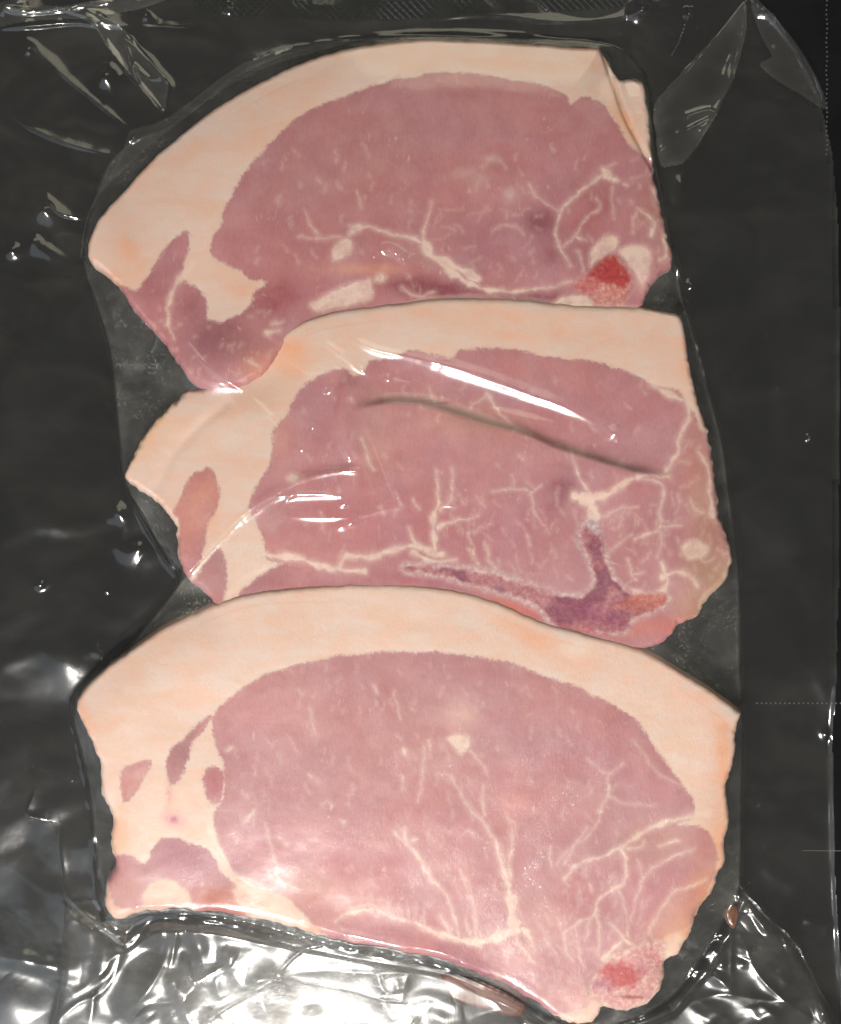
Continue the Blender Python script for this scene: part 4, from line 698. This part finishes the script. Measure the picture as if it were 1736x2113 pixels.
for b in ((150, 1392, 52), (205, 1352, 16), (222, 172, 20), (60, 110, 12), (1321, 30, 18), (1419, 32, 12), (1421, 593, 8), (95, 442, 15), (72, 505, 13), (28, 525, 14), (246, 1069, 18), (290, 1139, 14), (88, 1212, 8), (10, 1968, 26), (62, 1978, 22), (112, 1992, 18),
          (715, 1965, 40), (712, 2022, 24), (472, 1965, 13), (412, 1900, 11), (399, 2015, 13), (536, 2018, 11), (546, 2072, 15), (157, 2045, 13), (214, 2012, 12), (345, 2065, 11), (362, 2018, 9), (645, 2089, 10), (822, 2035, 11), (1541, 1873, 11), (1571, 1906, 17), (1564, 1949, 14), (1617, 1946, 9),
          (1485, 1930, 13), (1471, 1964, 11), (1481, 1989, 9), (1458, 2089, 22), (1571, 2092, 24), (1690, 2084, 18), (1428, 2003, 9), (1668, 908, 8), (1700, 1520, 10), (470, 20, 14), (620, 6, 14), (300, 40, 12)):
    bulge(*b)
for b in ((800, 519, 9), (815, 524, 8), (832, 534, 7), (541, 624, 8), (487, 689, 6), (458, 706, 4), (520, 655, 5), (748, 766, 6), (800, 783, 6), (678, 795, 8), (672, 806, 7), (1268, 900, 13), (622, 930, 5), (713, 1028, 6), (702, 1024, 5), (713, 1042, 5), (725, 1082, 6), (646, 884, 5), (700, 890, 4),
          (823, 1943, 8), (845, 1946, 7), (790, 1938, 6), (865, 1949, 7), (920, 1969, 6), (985, 587, 5), (1010, 1080, 4), (960, 1010, 3)):
    bulge(*b, k=1.02, z=.0118)
film = np.maximum(film, np.maximum(Zc + .00012, .00055))
# attributes
c3g, c3d = chops[2][0], chops[2][1]
on3 = sm(-3, 5, c3g.sample(c3d, X, Y, -400.0))
c2on = sm(-3, 5, chops[1][0].sample(chops[1][1], X, Y, -400.0))
sparkle = .45 * on3 * (1 + .5 * vnoise(X, Y, 150, 81, 3)) + .07 * c2on * (1 - on3) + .9 * fringe + .03 * flat
for (cx, cy, rx, ry, am) in ((560, 1590, 75, 28, 1.1), (1095, 1460, 28, 45, 1.1), (1200, 1580, 80, 38, .7), (1110, 1880, 45, 75, .9), (380, 1790, 90, 60, .7), (1330, 1640, 60, 60, .5)):
    c = lift([(cx, cy)], .012)[0]
    sparkle += am * np.exp(-(((X - c[0]) / rx) ** 2 + ((Y - c[1]) / ry) ** 2)) * on3
stria = tail * sm(500, 640, X) * (1 - sm(1250, 1400, X)) * sm(-5, 10, dtail)
haze = .006 + .034 * on3 + .014 * c2on * (1 - on3) + .050 * fringe + .026 * tail + .010 * flat * sm(900, 200, Y) * sm(1500, 1300, X) + .008 * flat * sm(1200, 2000, Y) * sm(400, 100, X)  # the lowest chop's share of diffuse haze stands in for its pale sheen
rough = .15 + .03 * on3 + .05 * fringe + .09 * tail + .13 * tail * smoothpatch + .03 * c2on * (1 - on3)
cleft = lift([(150, 1395)], .001)[0]
sparkle += 1.0 * np.exp(-(((X - 150) / 90) ** 2 + ((Y - 1390) / 45) ** 2)) * flat
rough += .12 * np.exp(-(((X - 120) / 110) ** 2 + ((Y - 1400) / 60) ** 2)) * flat
rough += .10 * flat * sm(1950, 1990, Y) * sm(250, 100, X)
pan = sdf(g, lift(W((235, 1368), (372, 1203), (520, 1052), (600, 1002), (640, 1012), (585, 1080), (548, 1130), (545, 1180), (480, 1240), (340, 1295)), .008), 20, -20.0)
haze += .045 * sm(-2, 3, pan); sparkle += .5 * sm(-2, 3, pan)
# outer outline of the bag
outer = W((-300, -300), (1560, -300), (1556, 4), (1590, 40), (1640, 108), (1688, 205), (1716, 320), (1728, 470), (1732, 800), (1728, 1200), (1716, 1500), (1722, 1800), (1745, 2150), (1800, 2500), (-300, 2500))
do = sdf(g, crom(outer, 3), 60, 100.0) if False else np.where(inside(X, Y, np.array(outer)), 50.0, -50.0)
bj, bi = slice(0, g.shape[0]), slice(int((1480 - g.x0) / g.step), g.shape[1])
q = np.array(outer[1:14]); q = crom(q, 3, False)
dd_ = pdist(X[bj, bi], Y[bj, bi], q)
do[bj, bi] = np.where(do[bj, bi] > 0, dd_, -dd_)
film += .0006 * np.exp(-(do / 5) ** 2)
haze += .02 * np.exp(-(np.clip(do, 0, 99) / 9) ** 2)
okk = do > 0
cell = okk[:-1, :-1] & okk[:-1, 1:] & okk[1:, 1:] & okk[1:, :-1]
idx = np.arange(X.size).reshape(g.shape); jj, ii = np.nonzero(cell)
f = np.stack([idx[jj, ii], idx[jj + 1, ii], idx[jj + 1, ii + 1], idx[jj, ii + 1]], 1)
bag = empty('vacuum_bag', (0, 0, 0)); tag(bag, 'clear vacuum bag sealed tight round three pork chops, its ends crumpled on the black hob', 'vacuum bag')
co = np.stack([(X - CX) * S, (CY - Y) * S, film], -1).reshape(-1, 3)
zx = np.gradient(film, g.step * S, axis=1); zy = -np.gradient(film, g.step * S, axis=0)
nr = np.stack([-zx, -zy, np.ones_like(film)], -1).reshape(-1, 3); nr /= np.linalg.norm(nr, axis=1)[:, None]
at = dict(sparkle=sparkle.ravel(), haze=haze.ravel(), stria=stria.ravel(), rough=rough.ravel())
# the embossed sealing strip along the top is its own part
strip = (Y < 26 + 20 * np.sin((X - 350) / 260.0)) & (X > 400) & (X < 1300)
sc = strip.ravel()[f].all(1)
mesh_obj('top_film', co, f[~sc], FILM, bag, nr, at)
def emboss_material():
    t = NT('embossed_film'); co = t.co()
    u = t.mapping(co, (1, 1, 1), .785)
    v = t.n('ShaderNodeTexVoronoi', {'Vector': u, 'Scale': 620.0, 'Randomness': .08}, distance='CHEBYCHEV').outputs[0]
    bump = t.n('ShaderNodeBump', {'Height': v, 'Distance': .0012, 'Strength': 1.0}).outputs[0]
    gl = t.n('ShaderNodeBsdfGlossy', {'Roughness': .16, 'Normal': bump}, distribution='GGX')
    tr = t.n('ShaderNodeBsdfTransparent', {'Color': (.93, .93, .90, 1)}); df = t.n('ShaderNodeBsdfDiffuse', {'Color': (.8, .8, .74, 1), 'Normal': bump})
    m1 = t.n('ShaderNodeMixShader', {0: .012, 1: tr.outputs[0], 2: df.outputs[0]})
    m2 = t.n('ShaderNodeMixShader', {0: t.schlick(2.2), 1: m1.outputs[0], 2: gl.outputs[0]})
    t.surf(m2.outputs[0]); return t.m
mesh_obj('seal_strip', co, f[sc], emboss_material(), bag, nr, at)

# folded-over film: translucent double layers lying on the bag
def fold(name, outline, zfun, creases, seed, haze_=.05):
    q = np.array(outline, float); gg = Grid(q[:, 0].min() - 3, q[:, 1].min() - 3, q[:, 0].max() + 3, q[:, 1].max() + 3, 2.6)
    ins = inside(gg.X, gg.Y, crom(q, 3))
    under = g.sample(film, gg.X, gg.Y, .001)
    z = under + .0006 + zfun(gg.X, gg.Y) + vnoise(gg.X, gg.Y, 40, seed, 2) * .0003
    for p, amp, wd in creases:
        d_ = pdist(gg.X, gg.Y, crom(p, 4, False)); z += amp * np.exp(-np.sqrt((d_ / wd) ** 2 + .05))
    z = np.maximum(z, under + .0003)
    ix = np.arange(gg.X.size).reshape(gg.shape)
    c_ = ins[:-1, :-1] & ins[:-1, 1:] & ins[1:, 1:] & ins[1:, :-1]; j_, i_ = np.nonzero(c_)
    f_ = np.stack([ix[j_, i_], ix[j_ + 1, i_], ix[j_ + 1, i_ + 1], ix[j_, i_ + 1]], 1)
    co_ = np.stack([(gg.X - CX) * S, (CY - gg.Y) * S, z], -1).reshape(-1, 3); n_ = gg.X.size
    return mesh_obj(name, co_, f_, FOLD, bag, None, dict(sparkle=np.full(n_, .05), haze=(haze_ * (.14 + .75 * np.exp(-sdf(gg, crom(q, 3), 400) / 14) + .25 * vnoise(gg.X, gg.Y, 60, seed + 1, 2))).clip(0, 1).ravel(), stria=np.zeros(n_), rough=np.full(n_, .09)))
fold('folded_film', B((1330, 10), (1345, 120), (1290, 330), (1240, 430), (1210, 500), (1100, 665), (1040, 690), (985, 690), (965, 560), (960, 440), (1050, 330), (1150, 220), (1250, 110)), lambda x, y: .0016 * np.exp(-((x - 1430) / 90) ** 2),
     [(B((1330, 20), (1180, 210), (960, 470)), .0012, 4), (B((980, 640), (1080, 560), (1200, 490)), .001, 5), (B((1100, 490), (1190, 465), (1210, 500), (1150, 540)), .0012, 6), (B((1290, 330), (1220, 470), (1100, 665)), .0010, 4)], 91, .07)
fold('folded_film', B((1350, 0), (1400, 20), (1480, 120), (1570, 230), (1640, 370), (1670, 470), (1560, 400), (1440, 330), (1390, 270), (1440, 240), (1400, 160)), lambda x, y: x * 0 + .0006, [(B((1360, 0), (1500, 150), (1650, 400)), .0010, 6)], 92, .035)
fold('folded_film', P((0, 60), (200, 20), (540, 90), (800, 40), (1100, -20), (1500, -20), (1250, 90), (1000, 140), (760, 190), (400, 200), (130, 240), (0, 250)), lambda x, y: x * 0 + .0004, [(P((0, 80), (300, 90), (700, 60), (1200, 30)), .0008, 7)], 93, .05)
fold('folded_film', P((800, 190), (950, 180), (1130, 310), (1340, 590), (1470, 730), (1460, 870), (1420, 1010), (1190, 740), (1080, 600), (920, 400)), lambda x, y: x * 0 + .0006, [(P((1080, 350), (1130, 560), (1190, 740), (1400, 980)), .0010, 4), (P((1100, 360), (1330, 600), (1450, 730)), .001, 4), (P((1180, 600), (1300, 690), (1370, 700)), .0008, 5)], 94, .04)
fold('folded_film', O((435, 240), (625, 215), (640, 330), (760, 310), (970, 300), (790, 488), (600, 372)), lambda x, y: x * 0 + .0006, [(O((600, 360), (700, 330), (780, 470)), .0006, 4), (O((640, 380), (700, 370), (780, 470)), .0006, 3)], 95, .05)
fold('folded_film', A((545, 540), (700, 490), (1000, 270), (1330, 175), (1420, 170), (1430, 200), (1080, 300), (1060, 330), (960, 360), (700, 560), (600, 640), (540, 700), (430, 800), (370, 930), (350, 1060), (335, 1060), (370, 880), (470, 700), (520, 600)), lambda x, y: x * 0 + .0002, [], 96, .03)

# lower sheet of the bag under the meat
BG = Grid(-90, -90, 1730, 2200, 13)
zb = .00030 + vnoise(BG.X, BG.Y, 90, 33, 3) * .00012
ix = np.arange(BG.X.size).reshape(BG.shape)
fb = np.stack([ix[:-1, :-1].ravel(), ix[1:, :-1].ravel(), ix[1:, 1:].ravel(), ix[:-1, 1:].ravel()], 1)
fb = fb[inside(BG.X, BG.Y, np.array(outer)).ravel()[fb].all(1)]
nb = BG.X.size
mesh_obj('bottom_film', np.stack([(BG.X - CX) * S, (CY - BG.Y) * S, zb], -1).reshape(-1, 3), fb, FILM, bag, None, dict(sparkle=np.full(nb, .3), haze=np.full(nb, .004), stria=np.zeros(nb), rough=np.full(nb, .12)))

# ------------------------------------------------------------------ the hob
def hob_material():
    t = NT('black_glass'); co = t.co()
    n = t.noise(co, 30, 5, .65, .5); n2 = t.noise(t.mapping(co, (1, .05, 1), 0), 60, 3, .6)
    c = t.mix(t.ramp(n, .35, .8), (.005, .005, .0055, 1), (.010, .0105, .012, 1))
    r = t.ramp(t.math('ADD', t.math('MULTIPLY', n, .5), t.math('MULTIPLY', n2, .5)), .3, .75, .09, .18)
    t.surf(t.n('ShaderNodeBsdfPrincipled', {'Base Color': c, 'Roughness': r, 'Specular IOR Level': .5}).outputs[0]); return t.m
hv = np.array([(-1, -1, 0), (1, -1, 0), (1, 1, 0), (-1, 1, 0), (-1, -1, -.006), (1, -1, -.006), (1, 1, -.006), (-1, 1, -.006)], float)
hob = mesh_obj('hob_surface', hv, [(0, 1, 2, 3), (7, 6, 5, 4), (0, 4, 5, 1), (1, 5, 6, 2), (2, 6, 7, 3), (3, 7, 4, 0)], hob_material(), smooth=False)
tag(hob, kind='structure')
dm = simple('zone_print', (.07, .07, .07), (.10, .10, .10), 300, .4)
def dots(pts, r):
    v = []; f = []
    for px, py in pts:
        b = len(v); x, y = (px - CX) * S, (CY - py) * S
        for k in range(8): v.append((x + r * math.cos(k * .785398), y + r * math.sin(k * .785398), .00015))
        f += [(b, b + 1, b + 2, b + 3), (b, b + 3, b + 4, b + 7), (b + 4, b + 5, b + 6, b + 7)]
    return np.array(v), f
pts = [(1562 + 9.6 * i, 1451) for i in range(40)] + [(1706 + .9 * math.sin(i), 40 + 9.6 * i) for i in range(-8, 30)]
v, f = dots(pts, .00030)
o = mesh_obj('zone_dots', v, f, dm, hob, smooth=False); o['kind'] = 'stuff'
def strip_line(name, x0, y0, x1, y1, w_):
    a = np.array([(x0 - CX) * S, (CY - y0) * S]); b = np.array([(x1 - CX) * S, (CY - y1) * S]); d = b - a; n = np.array([-d[1], d[0]]) / np.hypot(*d) * w_ / 2
    v = np.array([(*(a - n), .00015), (*(b - n), .00015), (*(b + n), .00015), (*(a + n), .00015)]); mesh_obj(name, v, [(0, 1, 2, 3)], dm, hob, smooth=False)
strip_line('zone_line', 1655, 1755, 2000, 1757, .00022)
